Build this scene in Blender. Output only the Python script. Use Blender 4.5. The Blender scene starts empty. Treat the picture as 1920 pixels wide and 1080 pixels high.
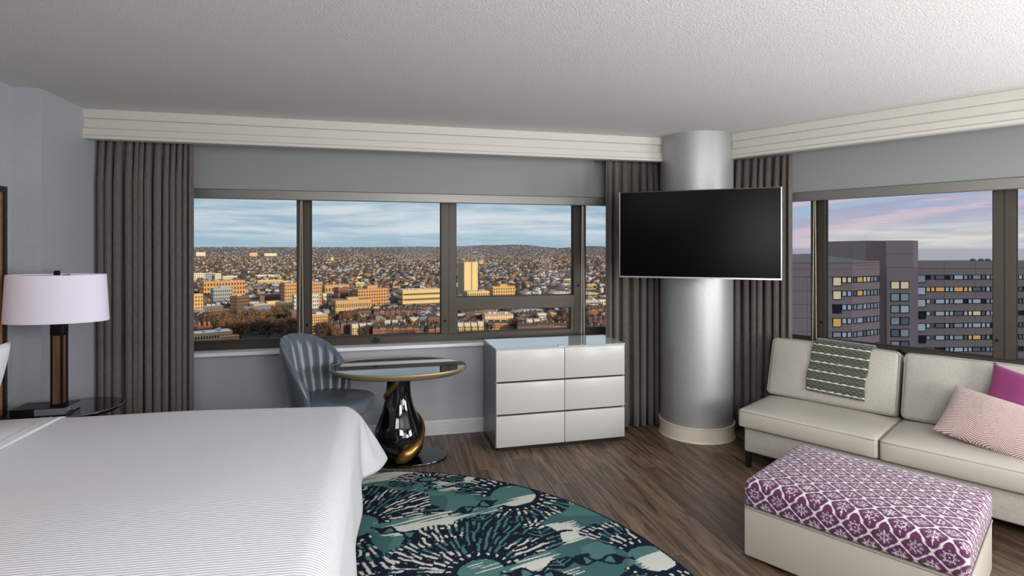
import bpy, bmesh, math, random
import numpy as np
from mathutils import Vector, Matrix

S = bpy.context.scene
COL = S.collection
random.seed(7)
RNG = np.random.default_rng(11)
R = math.radians

# ------------------------------------------------------------------ camera, sky, sun, lights, exposure
cam_d = bpy.data.cameras.new('camera')
cam = bpy.data.objects.new('camera', cam_d)
COL.objects.link(cam)
cam.location = (0, 0, 1.7)
cam.rotation_euler = (R(90), 0, R(-13.26))
cam_d.sensor_width = 36
cam_d.lens = 1023 / 1920 * 36
cam_d.shift_y = -75 / 1920
cam_d.clip_start = 0.05
cam_d.clip_end = 200000
S.camera = cam
S.view_settings.view_transform = 'Standard'
S.view_settings.look = 'None'
S.view_settings.gamma = 1
S.view_settings.use_curve_mapping = False
S.view_settings.exposure = 0.0
S.cycles.use_denoising = True
S.cycles.max_bounces = 8
S.cycles.diffuse_bounces = 5
S.cycles.glossy_bounces = 4
S.cycles.transparent_max_bounces = 12
S.cycles.caustics_reflective = False
S.cycles.caustics_refractive = False
S.cycles.sample_clamp_indirect = 6


def lin(c):
    o = []
    for v in c[:3]:
        v = v / 255
        o.append(v / 12.92 if v <= 0.04045 else ((v + 0.055) / 1.055) ** 2.4)
    return tuple(o) + (1.0,)


class NT:
    """tiny helper to wire shader nodes"""
    def __init__(s, tree):
        s.t = tree
        tree.nodes.clear()

    def n(s, typ, **kw):
        nd = s.t.nodes.new(typ)
        ins = kw.pop('ins', {})
        for k, v in kw.items():
            setattr(nd, k, v)
        for k, v in ins.items():
            s.set(nd.inputs[k], v)
        return nd

    def set(s, sock, v):
        if isinstance(v, bpy.types.NodeSocket):
            s.t.links.new(v, sock)
        elif isinstance(v, bpy.types.Node):
            s.t.links.new(v.outputs[0], sock)
        else:
            sock.default_value = v

    def math(s, op, a, b=0.0, clamp=False):
        nd = s.n('ShaderNodeMath', operation=op, use_clamp=clamp)
        s.set(nd.inputs[0], a)
        s.set(nd.inputs[1], b)
        return nd.outputs[0]

    def mix(s, f, a, b):
        nd = s.n('ShaderNodeMix', data_type='RGBA')
        s.set(nd.inputs[0], f)
        s.set(nd.inputs[6], a)
        s.set(nd.inputs[7], b)
        return nd.outputs[2]

    def ramp(s, f, lo, hi):
        nd = s.n('ShaderNodeMapRange', interpolation_type='SMOOTHSTEP')
        s.set(nd.inputs[0], f)
        nd.inputs[1].default_value = lo
        nd.inputs[2].default_value = hi
        return nd.outputs[0]

    def vec(s, x, y, z):
        nd = s.n('ShaderNodeCombineXYZ')
        for i, v in enumerate((x, y, z)):
            s.set(nd.inputs[i], v)
        return nd.outputs[0]

    def noise(s, v, scale, detail=4, rough=0.55, dist=0.0):
        nd = s.n('ShaderNodeTexNoise')
        s.set(nd.inputs['Vector'], v)
        nd.inputs['Scale'].default_value = scale
        nd.inputs['Detail'].default_value = detail
        nd.inputs['Roughness'].default_value = rough
        nd.inputs['Distortion'].default_value = dist
        return nd.outputs[0]


# sky: cool broken cloud towards the city, dusk pink and lilac streaks further round to the right
W = bpy.data.worlds.new('sky')
S.world = W
W.use_nodes = True
k = NT(W.node_tree)
tc = k.n('ShaderNodeTexCoord').outputs['Generated']
sp = k.n('ShaderNodeSeparateXYZ', ins={0: tc})
dx, dy, dz = sp.outputs
side = k.math('ADD', k.math('MULTIPLY', dx, 0.857), k.math('MULTIPLY', dy, -0.515))
fB = k.ramp(side, -0.10, 0.10)
v1 = k.vec(k.math('MULTIPLY', dx, 4.0), k.math('MULTIPLY', dy, 4.0), k.math('MULTIPLY', dz, 42.0))
c1 = k.ramp(k.noise(v1, 1.0, 7, 0.58, 0.3), 0.38, 0.64)
v1b = k.vec(k.math('MULTIPLY', dx, 9.0), k.math('MULTIPLY', dy, 9.0), k.math('MULTIPLY', dz, 130.0))
c1b = k.ramp(k.noise(v1b, 1.0, 6, 0.6, 0.4), 0.42, 0.72)
skA = k.mix(c1, lin((158, 186, 207)), lin((212, 220, 227)))
skA = k.mix(k.math('MULTIPLY', c1b, 0.55), skA, lin((222, 228, 232)))
skA = k.mix(k.math('MULTIPLY', k.ramp(dz, 0.035, 0.0), 0.8), skA, lin((158, 189, 208)))
# dusk side
tilt = k.math('ADD', k.math('MULTIPLY', dz, 60.0), k.math('MULTIPLY', side, -5.0))
v2 = k.vec(k.math('MULTIPLY', dx, 4.5), k.math('MULTIPLY', dy, 4.5), tilt)
p1 = k.ramp(k.noise(v2, 1.0, 5, 0.6, 0.5), 0.40, 0.62)
v3 = k.vec(k.math('MULTIPLY', dx, 5.0), k.math('MULTIPLY', dy, 5.0), k.math('ADD', tilt, 17.0))
p2 = k.ramp(k.noise(v3, 1.3, 6, 0.6, 0.6), 0.46, 0.66)
skB = k.mix(p1, lin((164, 190, 214)), lin((174, 172, 200)))
skB = k.mix(k.math('MULTIPLY', p2, 0.78), skB, lin((222, 193, 206)))
hz = k.math('MULTIPLY', k.ramp(dz, 0.062, 0.012), k.ramp(side, 0.12, 0.30))
p3 = k.ramp(k.noise(v1b, 1.2, 5, 0.6, 0.5), 0.35, 0.7)
skB = k.mix(k.math('MULTIPLY', hz, 0.85), skB, k.mix(p3, lin((196, 196, 200)), lin((236, 228, 216))))
sky = k.mix(fB, skA, skB)
bg = k.n('ShaderNodeBackground', ins={'Color': sky, 'Strength': 1.0})
k.n('ShaderNodeOutputWorld', ins={0: bg.outputs[0]})

# low warm sun from behind the room, over the right shoulder: it lights the city fronts
sun_d = bpy.data.lights.new('sun', 'SUN')
sun_d.energy = 4.3
sun_d.angle = R(0.6)
sun_d.color = (1.0, 0.79, 0.48)
sun = bpy.data.objects.new('sun', sun_d)
COL.objects.link(sun)
el = R(12)
to_sun = Vector((0.42 * math.cos(el), -0.907 * math.cos(el), math.sin(el)))
sun.rotation_euler = to_sun.to_track_quat('Z', 'Y').to_euler()


def area(name, loc, target, sx, sy, power, color=(1, 1, 1)):
    d = bpy.data.lights.new(name, 'AREA')
    d.shape = 'RECTANGLE'
    d.size, d.size_y = sx, sy
    d.energy = power
    d.color = color
    o = bpy.data.objects.new(name, d)
    COL.objects.link(o)
    o.location = loc
    o.rotation_euler = (Vector(loc) - Vector(target)).to_track_quat('Z', 'Y').to_euler()
    return o


# fill lights without fixtures, added behind and beside the camera to brighten the room
area('fill_light_entry', (2.4, -1.85, 1.75), (1.2, 3.0, 1.9), 3.6, 1.5, 60, (1.0, 0.985, 0.97))
area('fill_light_lounge', (5.35, 0.65, 1.55), (0.5, 3.4, 1.75), 1.6, 1.3, 105, (0.98, 0.99, 1.0))
area('fill_up_lounge', (3.3, 0.35, 1.1), (2.3, 3.0, 2.72), 0.9, 0.9, 48, (1.0, 0.99, 0.97))
area('fill_down_bed', (-0.7, 0.55, 2.69), (-0.6, 1.6, 0.5), 1.5, 1.0, 42, (1.0, 0.985, 0.97))
area('fill_up_entry', (1.1, -0.3, 1.95), (1.6, 2.6, 2.72), 1.6, 1.0, 72, (1.0, 0.99, 0.97))


def portal(name, loc, target, sx, sy):
    o = area(name, loc, target, sx, sy, 1)
    o.data.cycles.is_portal = True


portal('portal_back_window', (0.5, 5.24, 1.5), (0.5, 0.0, 1.5), 5.2, 1.5)
portal('portal_right_window', (4.62, 2.82, 1.5), (3.75, 2.32, 1.5), 5.4, 1.5)

# ------------------------------------------------------------------ materials
MATS = {}


def mat(name, color, rough=0.6, metal=0.0, spec=0.5, bump=None, vary=None, coat=0.0, sheen=0.0, emit=None, attr=None, trans=0.0):
    """bump=(kind, scale, strength[, stretch]) ; vary=(second colour, scale, lo, hi, stretch)"""
    if name in MATS:
        return MATS[name]
    m = bpy.data.materials.new(name)
    m.use_nodes = True
    q = NT(m.node_tree)
    tco = q.n('ShaderNodeTexCoord').outputs['Object']
    base = lin(color)
    if attr:
        base = q.n('ShaderNodeVertexColor', layer_name=attr).outputs[0]
    if vary:
        c2, sc, lo, hi, st = vary
        mp = q.n('ShaderNodeMapping', ins={0: tco})
        mp.inputs['Scale'].default_value = st
        f = q.ramp(q.noise(mp.outputs[0], sc, 5, 0.6), lo, hi)
        base = q.mix(f, base, lin(c2))
    b = q.n('ShaderNodeBsdfPrincipled')
    q.set(b.inputs['Base Color'], base)
    b.inputs['Roughness'].default_value = rough
    b.inputs['Metallic'].default_value = metal
    b.inputs['Specular IOR Level'].default_value = spec
    b.inputs['Coat Weight'].default_value = coat
    b.inputs['Sheen Weight'].default_value = sheen
    if emit:
        b.inputs['Emission Color'].default_value = lin(emit[0])
        b.inputs['Emission Strength'].default_value = emit[1]
    if bump:
        kind, sc, stg = bump[:3]
        st = bump[3] if len(bump) > 3 else (1, 1, 1)
        mp = q.n('ShaderNodeMapping', ins={0: tco})
        mp.inputs['Scale'].default_value = st
        if kind == 'noise':
            hgt = q.noise(mp.outputs[0], sc, 3, 0.6)
        elif kind == 'weave':
            w1 = q.n('ShaderNodeTexWave', bands_direction='X', ins={0: mp.outputs[0], 'Scale': sc, 'Distortion': 1.5, 'Detail': 2.0})
            w2 = q.n('ShaderNodeTexWave', bands_direction='Z', ins={0: mp.outputs[0], 'Scale': sc, 'Distortion': 1.5, 'Detail': 2.0})
            hgt = q.math('ADD', w1.outputs[1], w2.outputs[1])
        else:
            hgt = q.n('ShaderNodeTexWave', bands_direction=kind, ins={0: mp.outputs[0], 'Scale': sc, 'Distortion': 0.6, 'Detail': 1.0}).outputs[1]
        bm_ = q.n('ShaderNodeBump', ins={'Height': hgt, 'Strength': stg})
        bm_.inputs['Distance'].default_value = 0.004
        q.set(b.inputs['Normal'], bm_.outputs[0])
    q.n('ShaderNodeOutputMaterial', ins={0: b.outputs[0]})
    MATS[name] = m
    return m


def glass(name, tint=(1, 1, 1), refl=1.0):
    m = bpy.data.materials.new(name)
    m.use_nodes = True
    q = NT(m.node_tree)
    t = q.n('ShaderNodeBsdfTransparent')
    t.inputs[0].default_value = tint + (1,)
    g = q.n('ShaderNodeBsdfGlossy')
    g.inputs['Roughness'].default_value = 0.02
    fr = q.n('ShaderNodeFresnel')
    fr.inputs[0].default_value = 1.35
    x = q.n('ShaderNodeMixShader', ins={0: q.math('MULTIPLY', fr.outputs[0], refl), 1: t.outputs[0], 2: g.outputs[0]})
    q.n('ShaderNodeOutputMaterial', ins={0: x.outputs[0]})
    return m


def wood_floor():
    m = bpy.data.materials.new('walnut_plank')
    m.use_nodes = True
    q = NT(m.node_tree)
    tco = q.n('ShaderNodeTexCoord').outputs['Object']
    rnd = q.n('ShaderNodeObjectInfo').outputs['Random']
    sh = q.n('ShaderNodeVectorMath', operation='ADD', ins={0: tco, 1: q.vec(q.math('MULTIPLY', rnd, 37.0), q.math('MULTIPLY', rnd, 91.0), 0.0)})
    mp = q.n('ShaderNodeMapping', ins={0: sh.outputs[0]})
    mp.inputs['Scale'].default_value = (14, 1.1, 1)
    grain = q.noise(mp.outputs[0], 1.6, 6, 0.62, 0.8)
    mp2 = q.n('ShaderNodeMapping', ins={0: sh.outputs[0]})
    mp2.inputs['Scale'].default_value = (70, 3, 1)
    fine = q.noise(mp2.outputs[0], 2.0, 3, 0.6)
    c = q.mix(q.ramp(grain, 0.34, 0.66), lin((62, 51, 44)), lin((134, 110, 90)))
    c = q.mix(q.math('MULTIPLY', q.ramp(rnd, 0.3, 1.0), 0.5), c, lin((78, 66, 58)))
    c = q.mix(q.math('MULTIPLY', q.ramp(fine, 0.5, 0.8), 0.45), c, lin((48, 38, 32)))
    b = q.n('ShaderNodeBsdfPrincipled')
    q.set(b.inputs['Base Color'], c)
    q.set(b.inputs['Roughness'], q.math('ADD', 0.36, q.math('MULTIPLY', fine, 0.14)))
    bp = q.n('ShaderNodeBump', ins={'Height': fine, 'Strength': 0.15})
    bp.inputs['Distance'].default_value = 0.003
    q.set(b.inputs['Normal'], bp.outputs[0])
    q.n('ShaderNodeOutputMaterial', ins={0: b.outputs[0]})
    return m


PAINT = mat('grey_wallcovering', (174, 176, 182), 0.55, bump=('noise', 260, 0.12), vary=((166, 168, 175), 40, 0.3, 0.7, (1, 1, 6)))
CEIL = mat('popcorn_ceiling', (214, 214, 213), 0.9, bump=('noise', 120, 0.9), vary=((188, 188, 188), 150, 0.50, 0.72, (1, 1, 1)))
TRIMW = mat('cornice_paint', (200, 197, 190), 0.45)
BASEW = mat('baseboard_paint', (206, 208, 212), 0.4)
SILLW = mat('sill_white', (240, 240, 242), 0.25)
FLOORM = wood_floor()
SUBF = mat('subfloor_dark', (34, 28, 25), 0.8)
FRAME = mat('window_bronze', (62, 55, 47), 0.45, 0.25)
GASK = mat('gasket_black', (22, 20, 19), 0.6)
WGLASS = glass('window_glass', (0.97, 0.98, 0.98), 0.07)
CURT = mat('curtain_linen', (104, 96, 92), 0.85, bump=('weave', 110, 0.35), vary=((92, 85, 82), 60, 0.35, 0.7, (1, 1, 0.4)), sheen=0.15)
BLINDM = mat('blind_fabric', (142, 144, 146), 0.8, bump=('weave', 160, 0.1))
RAILM = mat('blind_rail', (128, 126, 122), 0.38, 0.5)
CHAINM = mat('bead_chain', (196, 186, 170), 0.4, 0.3)
COLM = mat('column_silk', (184, 185, 187), 0.46, 0.55, bump=('noise', 300, 0.06), vary=((158, 159, 161), 60, 0.3, 0.7, (1, 1, 8)))
CREAM = mat('cream_paint', (214, 206, 190), 0.4)
BLACKG = mat('black_gloss', (9, 9, 11), 0.06, coat=0.6)
BLACKS = mat('black_satin', (18, 17, 18), 0.35)
BLACKM = mat('black_metal', (26, 25, 26), 0.4, 0.6)
GOLD = mat('antique_gold', (168, 126, 66), 0.3, 0.9)
BRONZE = mat('bronze_edge', (178, 154, 118), 0.38, 0.6)
SCREEN = mat('tv_screen', (3, 3, 4), 0.25, spec=0.06)
SILVER = mat('silver_bezel', (178, 176, 176), 0.3, 0.9)
LACQ = mat('white_lacquer', (192, 191, 188), 0.3)
LACQG = mat('grey_lacquer', (112, 117, 124), 0.3)
TOPGL = mat('back_painted_glass', (222, 228, 226), 0.04, coat=1.0)
GLEDGE = mat('glass_edge', (120, 168, 162), 0.1)
LEATH = mat('blue_grey_vinyl', (92, 100, 110), 0.27, bump=('noise', 300, 0.08))
SOFA = mat('sofa_linen', (180, 176, 168), 0.7, bump=('weave', 130, 0.12), vary=((170, 166, 158), 70, 0.35, 0.7, (1, 1, 1)), sheen=0.1)
SOFAV = mat('sofa_vinyl', (184, 178, 168), 0.42, bump=('noise', 220, 0.06))
PIPE = mat('sofa_piping', (150, 144, 136), 0.5)  # piping toned down to stand in for thin seam shadows
MAG = mat('magenta_velvet', (124, 36, 94), 0.7, sheen=0.3, bump=('noise', 160, 0.15))
BEDW = mat('bed_matelasse', (220, 220, 225), 0.8, bump=('Y', 22, 0.5))
BEDF = mat('bed_sheet', (228, 229, 234), 0.8, bump=('noise', 30, 0.15))
SEAM = mat('seam_beige', (176, 166, 156), 0.8)
BOXS = mat('box_spring_cover', (218, 224, 218), 0.8)
PILW = mat('pillow_cotton', (232, 234, 240), 0.8, bump=('noise', 40, 0.1))
SHADE = mat('lamp_shade_cloth', (226, 222, 238), 0.8, emit=((226, 218, 240), 0.10), bump=('weave', 200, 0.05))
WALN = mat('walnut_insert', (118, 82, 56), 0.45, vary=((84, 56, 38), 6, 0.3, 0.7, (8, 8, 0.6)))
HBW = mat('headboard_wood', (150, 112, 84), 0.5, vary=((128, 92, 66), 4, 0.3, 0.7, (1, 1.2, 5)))
CHROME = mat('chrome', (200, 200, 204), 0.15, 1.0)
NICK = mat('outlet_face', (150, 158, 164), 0.3, 0.6)

# ------------------------------------------------------------------ mesh helpers


def tag(o, label=None, cat=None, group=None, kind=None):
    for kk, v in (('label', label), ('category', cat), ('group', group), ('kind', kind)):
        if v:
            o[kk] = v
    return o


def empty(name, loc=(0, 0, 0), rz=0.0, label=None, cat=None, group=None, kind=None, parent=None):
    o = bpy.data.objects.new(name, None)
    o.empty_display_size = 0.1
    COL.objects.link(o)
    o.location = loc
    o.rotation_euler = (0, 0, rz)
    o.parent = parent
    return tag(o, label, cat, group, kind)


def link(name, me, m=None, parent=None, loc=(0, 0, 0), rot=(0, 0, 0)):
    o = bpy.data.objects.new(name, me)
    COL.objects.link(o)
    if m is not None and not me.materials:
        for mm in (m if isinstance(m, (list, tuple)) else [m]):
            me.materials.append(mm)
    o.parent = parent
    o.location = loc
    o.rotation_euler = rot
    return o


def mesh(name, V, F, smooth=False):
    me = bpy.data.meshes.new(name)
    me.from_pydata([tuple(map(float, v)) for v in V], [], [tuple(map(int, f)) for f in F])
    me.update()
    if smooth:
        me.polygons.foreach_set('use_smooth', [True] * len(me.polygons))
        me.set_sharp_from_angle(angle=R(42))
    return me


def bulk(name, V, Q, smooth=False):
    """fast all-quad or all-triangle mesh from arrays"""
    V = np.asarray(V, dtype=np.float32)
    Q = np.asarray(Q, dtype=np.int32)
    me = bpy.data.meshes.new(name)
    me.vertices.add(len(V))
    me.vertices.foreach_set('co', V.ravel())
    n, kk = Q.shape
    me.loops.add(n * kk)
    me.loops.foreach_set('vertex_index', Q.ravel())
    me.polygons.add(n)
    me.polygons.foreach_set('loop_start', np.arange(0, n * kk, kk, dtype=np.int32))
    me.polygons.foreach_set('loop_total', np.full(n, kk, dtype=np.int32))
    if smooth:
        me.polygons.foreach_set('use_smooth', np.ones(n, dtype=bool))
    me.update(calc_edges=True)
    return me


def vcol(me, C, name='Col', dom='POINT'):
    a = me.color_attributes.new(name, 'FLOAT_COLOR', dom)
    C = np.asarray(C, dtype=np.float32)
    if C.shape[1] == 3:
        C = np.c_[C, np.ones(len(C), dtype=np.float32)]
    a.data.foreach_set('color', C.ravel())


def grid(P, closed_u=False, closed_v=False):
    P = np.asarray(P)
    nu, nv = P.shape[:2]
    idx = np.arange(nu * nv).reshape(nu, nv)
    a = np.r_[idx, idx[:1]] if closed_u else idx
    a = np.c_[a, a[:, :1]] if closed_v else a
    Q = np.stack([a[:-1, :-1], a[1:, :-1], a[1:, 1:], a[:-1, 1:]], -1).reshape(-1, 4)
    return P.reshape(-1, 3), Q


class MB:
    """collects primitives for one mesh"""
    def __init__(s):
        s.V, s.F = [], []

    def add(s, V, F):
        o = len(s.V)
        s.V += [tuple(v) for v in V]
        s.F += [tuple(i + o for i in f) for f in F]
        return s

    def box(s, x0, x1, y0, y1, z0, z1):
        V = [(x0, y0, z0), (x1, y0, z0), (x1, y1, z0), (x0, y1, z0), (x0, y0, z1), (x1, y0, z1), (x1, y1, z1), (x0, y1, z1)]
        return s.add(V, [(0, 3, 2, 1), (4, 5, 6, 7), (0, 1, 5, 4), (1, 2, 6, 5), (2, 3, 7, 6), (3, 0, 4, 7)])

    def tube(s, pts, r, n=8, closed=False, cap=True):
        pts = [Vector(p) for p in pts]
        m = len(pts)
        rr = r if isinstance(r, (list, tuple, np.ndarray)) else [r] * m
        V, F = [], []
        ref = None
        for i, p in enumerate(pts):
            a = pts[(i - 1) % m] if (closed or i > 0) else p
            b = pts[(i + 1) % m] if (closed or i < m - 1) else p
            t = (b - a).normalized()
            if ref is None:
                ref = t.orthogonal().normalized()
            ref = (ref - t * ref.dot(t)).normalized()
            bi = t.cross(ref)
            for j in range(n):
                q = 2 * math.pi * j / n
                V.append(p + (ref * math.cos(q) + bi * math.sin(q)) * rr[i])
        for i in range(m if closed else m - 1):
            for j in range(n):
                a, b = i * n + j, i * n + (j + 1) % n
                c, d = ((i + 1) % m) * n + (j + 1) % n, ((i + 1) % m) * n + j
                F.append((a, b, c, d))
        if cap and not closed:
            F.append(tuple(range(n))[::-1])
            F.append(tuple((m - 1) * n + j for j in range(n)))
        return s.add(V, F)

    def lathe(s, prof, n=48, sx=1.0, sy=1.0, cx=0.0, cy=0.0, cap=True):
        V, F = [], []
        for (r, z) in prof:
            for j in range(n):
                q = 2 * math.pi * j / n
                V.append((cx + r * math.cos(q) * sx, cy + r * math.sin(q) * sy, z))
        for i in range(len(prof) - 1):
            for j in range(n):
                F.append((i * n + j, i * n + (j + 1) % n, (i + 1) * n + (j + 1) % n, (i + 1) * n + j))
        if cap:
            F.append(tuple(range(n))[::-1])
            F.append(tuple((len(prof) - 1) * n + j for j in range(n)))
        return s.add(V, F)

    def prism(s, poly, z0, z1):
        n = len(poly)
        V = [(x, y, z0) for x, y in poly] + [(x, y, z1) for x, y in poly]
        F = [tuple(range(n))[::-1], tuple(range(n, 2 * n))] + [(i, (i + 1) % n, n + (i + 1) % n, n + i) for i in range(n)]
        return s.add(V, F)

    def extrude(s, prof, a, b):
        """closed profile [(out, z)] swept straight from a to b (2D points); out is measured to the left of a>b"""
        a, b = Vector(a), Vector(b)
        t = (b - a).normalized()
        nrm = Vector((-t.y, t.x))
        n = len(prof)
        V = []
        for p in (a, b):
            for (o, z) in prof:
                q = p + nrm * o
                V.append((q.x, q.y, z))
        F = [tuple(range(n))[::-1], tuple(range(n, 2 * n))] + [(i, (i + 1) % n, n + (i + 1) % n, n + i) for i in range(n)]
        return s.add(V, F)

    def mesh(s, name, smooth=False):
        me = mesh(name, s.V, s.F, smooth)
        b = bmesh.new()
        b.from_mesh(me)
        bmesh.ops.recalc_face_normals(b, faces=b.faces)
        b.to_mesh(me)
        b.free()
        return me

    def build(s, name, m, parent=None, smooth=False, loc=(0, 0, 0), rot=(0, 0, 0)):
        return link(name, s.mesh(name, smooth), m, parent, loc, rot)


def axis_samples(half, r, inner, kk):
    a = half - r
    lo = -half + r * (1 - np.cos(np.linspace(0, math.pi / 2, kk + 1)))[:-1]
    mid = np.linspace(-a, a, inner + 1)
    return np.r_[lo, mid, -lo[::-1]]


def rbox_arrays(w, d, h, r, inner=(2, 2, 2), kk=3):
    hw, hd, hh = w / 2, d / 2, h / 2
    ax = [axis_samples(q, r, i, kk) for q, i in zip((hw, hd, hh), inner)]
    half = (hw, hd, hh)
    Vs, Qs, off = [], [], 0
    for c in range(3):
        u, v = (c + 1) % 3, (c + 2) % 3
        for sgn in (-1, 1):
            U, Vv = np.meshgrid(ax[u], ax[v], indexing='ij')
            P = np.zeros(U.shape + (3,))
            P[..., u], P[..., v], P[..., c] = U, Vv, sgn * half[c]
            A, Q = grid(P)
            if sgn < 0:
                Q = Q[:, ::-1]
            Vs.append(A)
            Qs.append(Q + off)
            off += len(A)
    V, Q = np.concatenate(Vs), np.concatenate(Qs)
    key = np.round(V * 1e5).astype(np.int64)
    _, first, inv = np.unique(key, axis=0, return_index=True, return_inverse=True)
    V = V[first]
    Q = inv.reshape(-1)[Q]
    core = np.clip(V, [-(q - r) for q in half], [q - r for q in half])
    dlt = V - core
    # spread margin points to a quarter arc before normalising
    ln = np.linalg.norm(dlt, axis=1, keepdims=True)
    V = core + np.where(ln > 1e-9, dlt / np.maximum(ln, 1e-9) * r, 0)
    return V, Q


def rbox(name, w, d, h, r, m, parent=None, loc=(0, 0, 0), rot=(0, 0, 0), inner=(1, 1, 1), kk=2, fn=None):
    """rounded box centred in x and y, standing on z=0"""
    V, Q = rbox_arrays(w, d, h, r, inner, kk)
    if fn is not None:
        V = fn(V)
    V = V + np.array([0, 0, h / 2])
    return link(name, bulk(name, V, Q, True), m, parent, loc, rot)


def puffed(w, d, h, top=0.0, bot=0.0, front=0.0):
    def fn(V):
        V = V.copy()
        fx = np.clip(1 - (2 * V[:, 0] / w) ** 4, 0, 1)
        fy = np.clip(1 - (2 * V[:, 1] / d) ** 4, 0, 1)
        fz = np.clip(1 - (2 * V[:, 2] / h) ** 2, 0, 1)
        z0 = V[:, 2] / (h / 2)
        V[:, 2] += np.where(z0 > 0, top * fx * fy * z0, -bot * fx * fy * -z0)
        y0 = V[:, 1] / (d / 2)
        V[:, 1] += np.where(y0 < 0, front * fx * fz * y0, front * fx * fz * y0)
        return V
    return fn


def vnoise(x, y, seed=0):
    """smooth value noise on arrays"""
    r = np.random.default_rng(seed).random((256, 256))
    xi, yi = np.floor(x).astype(int), np.floor(y).astype(int)
    fx, fy = x - xi, y - yi
    fx, fy = fx * fx * (3 - 2 * fx), fy * fy * (3 - 2 * fy)
    g = lambda i, j: r[i % 256, j % 256]
    return (g(xi, yi) * (1 - fx) + g(xi + 1, yi) * fx) * (1 - fy) + (g(xi, yi + 1) * (1 - fx) + g(xi + 1, yi + 1) * fx) * fy


def linc(c):
    return np.array(lin(c)[:3])

# ------------------------------------------------------------------ room shell
CX, CY = 3.083, 5.0                 # where the two window walls meet (120 degree corner)
RB = R(-60)
dB, nB = Vector((0.5, -0.8660)), Vector((0.8660, 0.5))


def bw(s, n, z=0.0):
    """right window wall: distance along it, distance outwards, height"""
    return (CX + dB.x * s + nB.x * n, CY + dB.y * s + nB.y * n, z)


def struct(o, label=None):
    o['kind'] = 'structure'
    if label:
        o['label'] = label
    return o


HC = 2.72
room = [(-2.29, -2.0), (6.33, -2.0), (6.33, -0.62), (CX, CY), (-2.29, CY)]
floor = struct(MB().prism([(-2.45, -2.2), (6.5, -2.2), (6.5, -0.6), (3.2, 5.2), (-2.45, 5.2)], -0.12, -0.012).build('floor', SUBF), 'dark walnut plank floor of the hotel room')
ceil_o = struct(MB().prism([(-2.45, -2.2), (6.5, -2.2), (6.5, -0.6), (3.2, 5.24), (-2.45, 5.24)], HC, HC + 0.2).build('ceiling', CEIL), 'white popcorn textured ceiling')
struct(MB().box(-2.49, -2.29, -2.2, 5.25, -0.1, HC + 0.1).build('wall_left', PAINT), 'grey wall behind the headboard')
struct(MB().box(-2.30, -2.13, 4.085, 5.02, 0, HC + 0.02).build('wall_pilaster', PAINT), 'grey projecting wall corner beside the left curtain')
struct(MB().box(-2.45, 6.5, -2.2, -2.0, -0.1, HC + 0.1).build('wall_front', PAINT))
struct(MB().box(6.33, 6.5, -2.2, -0.55, -0.1, HC + 0.1).build('wall_end', PAINT))
wb = MB()
wb.box(-2.45, 3.2, 5.0, 5.25, -0.1, 0.80).box(-2.45, 3.2, 5.0, 5.25, 2.28, HC + 0.1)
wb.box(-2.45, -2.02, 5.0, 5.25, 0.80, 2.28).box(2.98, 3.2, 5.0, 5.25, 0.80, 2.28)
struct(wb.build('wall_back', PAINT), 'grey wall under the city window')
wr = MB()
wr.box(0, 6.6, 0, 0.25, -0.1, 0.80).box(0, 6.6, 0, 0.25, 2.28, HC + 0.1)
wr.box(0, 0.07, 0, 0.25, 0.80, 2.28).box(5.75, 6.6, 0, 0.25, 0.80, 2.28)
struct(wr.build('wall_right', PAINT, loc=(CX, CY, 0), rot=(0, 0, RB)), 'grey wall behind the sofa')

# planks, one by one where the camera sees them
PW, PL, G = 0.15, 1.22, 0.0022


def plank_mb(w, l):
    b = MB()
    c = 0.0018
    V = [(-w / 2, -l / 2, -0.012), (w / 2, -l / 2, -0.012), (w / 2, l / 2, -0.012), (-w / 2, l / 2, -0.012),
         (-w / 2, -l / 2, -c), (w / 2, -l / 2, -c), (w / 2, l / 2, -c), (-w / 2, l / 2, -c),
         (-w / 2 + c, -l / 2 + c, 0), (w / 2 - c, -l / 2 + c, 0), (w / 2 - c, l / 2 - c, 0), (-w / 2 + c, l / 2 - c, 0)]
    F = [(0, 1, 5, 4), (1, 2, 6, 5), (2, 3, 7, 6), (3, 0, 4, 7), (4, 5, 9, 8), (5, 6, 10, 9), (6, 7, 11, 10), (7, 4, 8, 11), (8, 9, 10, 11)]
    return b.add(V, F)


full = plank_mb(PW - G, PL - G).mesh('plank')
full.materials.append(FLOORM)
rest = MB()
col_i = 0
x = -2.29 + PW / 2
while x < 6.25:
    ymax = min(4.999, 5.0 - (x - PW / 2 - CX) * 1.732) if x + PW / 2 > CX else 4.999
    y = -2.0 - random.random() * PL
    while y < ymax - 0.01:
        a, b = max(y, -1.99), min(y + PL, ymax)
        if b - a > 0.03:
            seen = -0.75 < x < 4.3 and b > 1.5 and (x > 0.2 or b > 3.2)
            if seen:
                if b - a > PL - 0.001:
                    link('plank', full, None, floor, (x, (a + b) / 2, 0))
                else:
                    plank_mb(PW - G, b - a - G).build('plank', FLOORM, floor, loc=(x, (a + b) / 2, 0))
            else:
                p = plank_mb(PW - G, b - a - G)
                rest.add([(v[0] + x, v[1] + (a + b) / 2, v[2]) for v in p.V], p.F)
        y += PL
    x += PW
tag(rest.build('plank_field', FLOORM, floor), kind='stuff')

# baseboard with a stepped top
bprof = [(0.0, 0.0), (0.018, 0.0), (0.018, 0.085), (0.012, 0.092), (0.012, 0.118), (0.006, 0.13), (0.0, 0.13)]
struct(MB().extrude(bprof, (3.06, 5.0), (-2.13, 5.0)).build('baseboard_back', BASEW))
o = struct(MB().extrude(bprof, (6.5, 0.0), (0.02, 0.0)).build('baseboard_right', BASEW, loc=(CX, CY, 0), rot=(0, 0, RB)))

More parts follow.
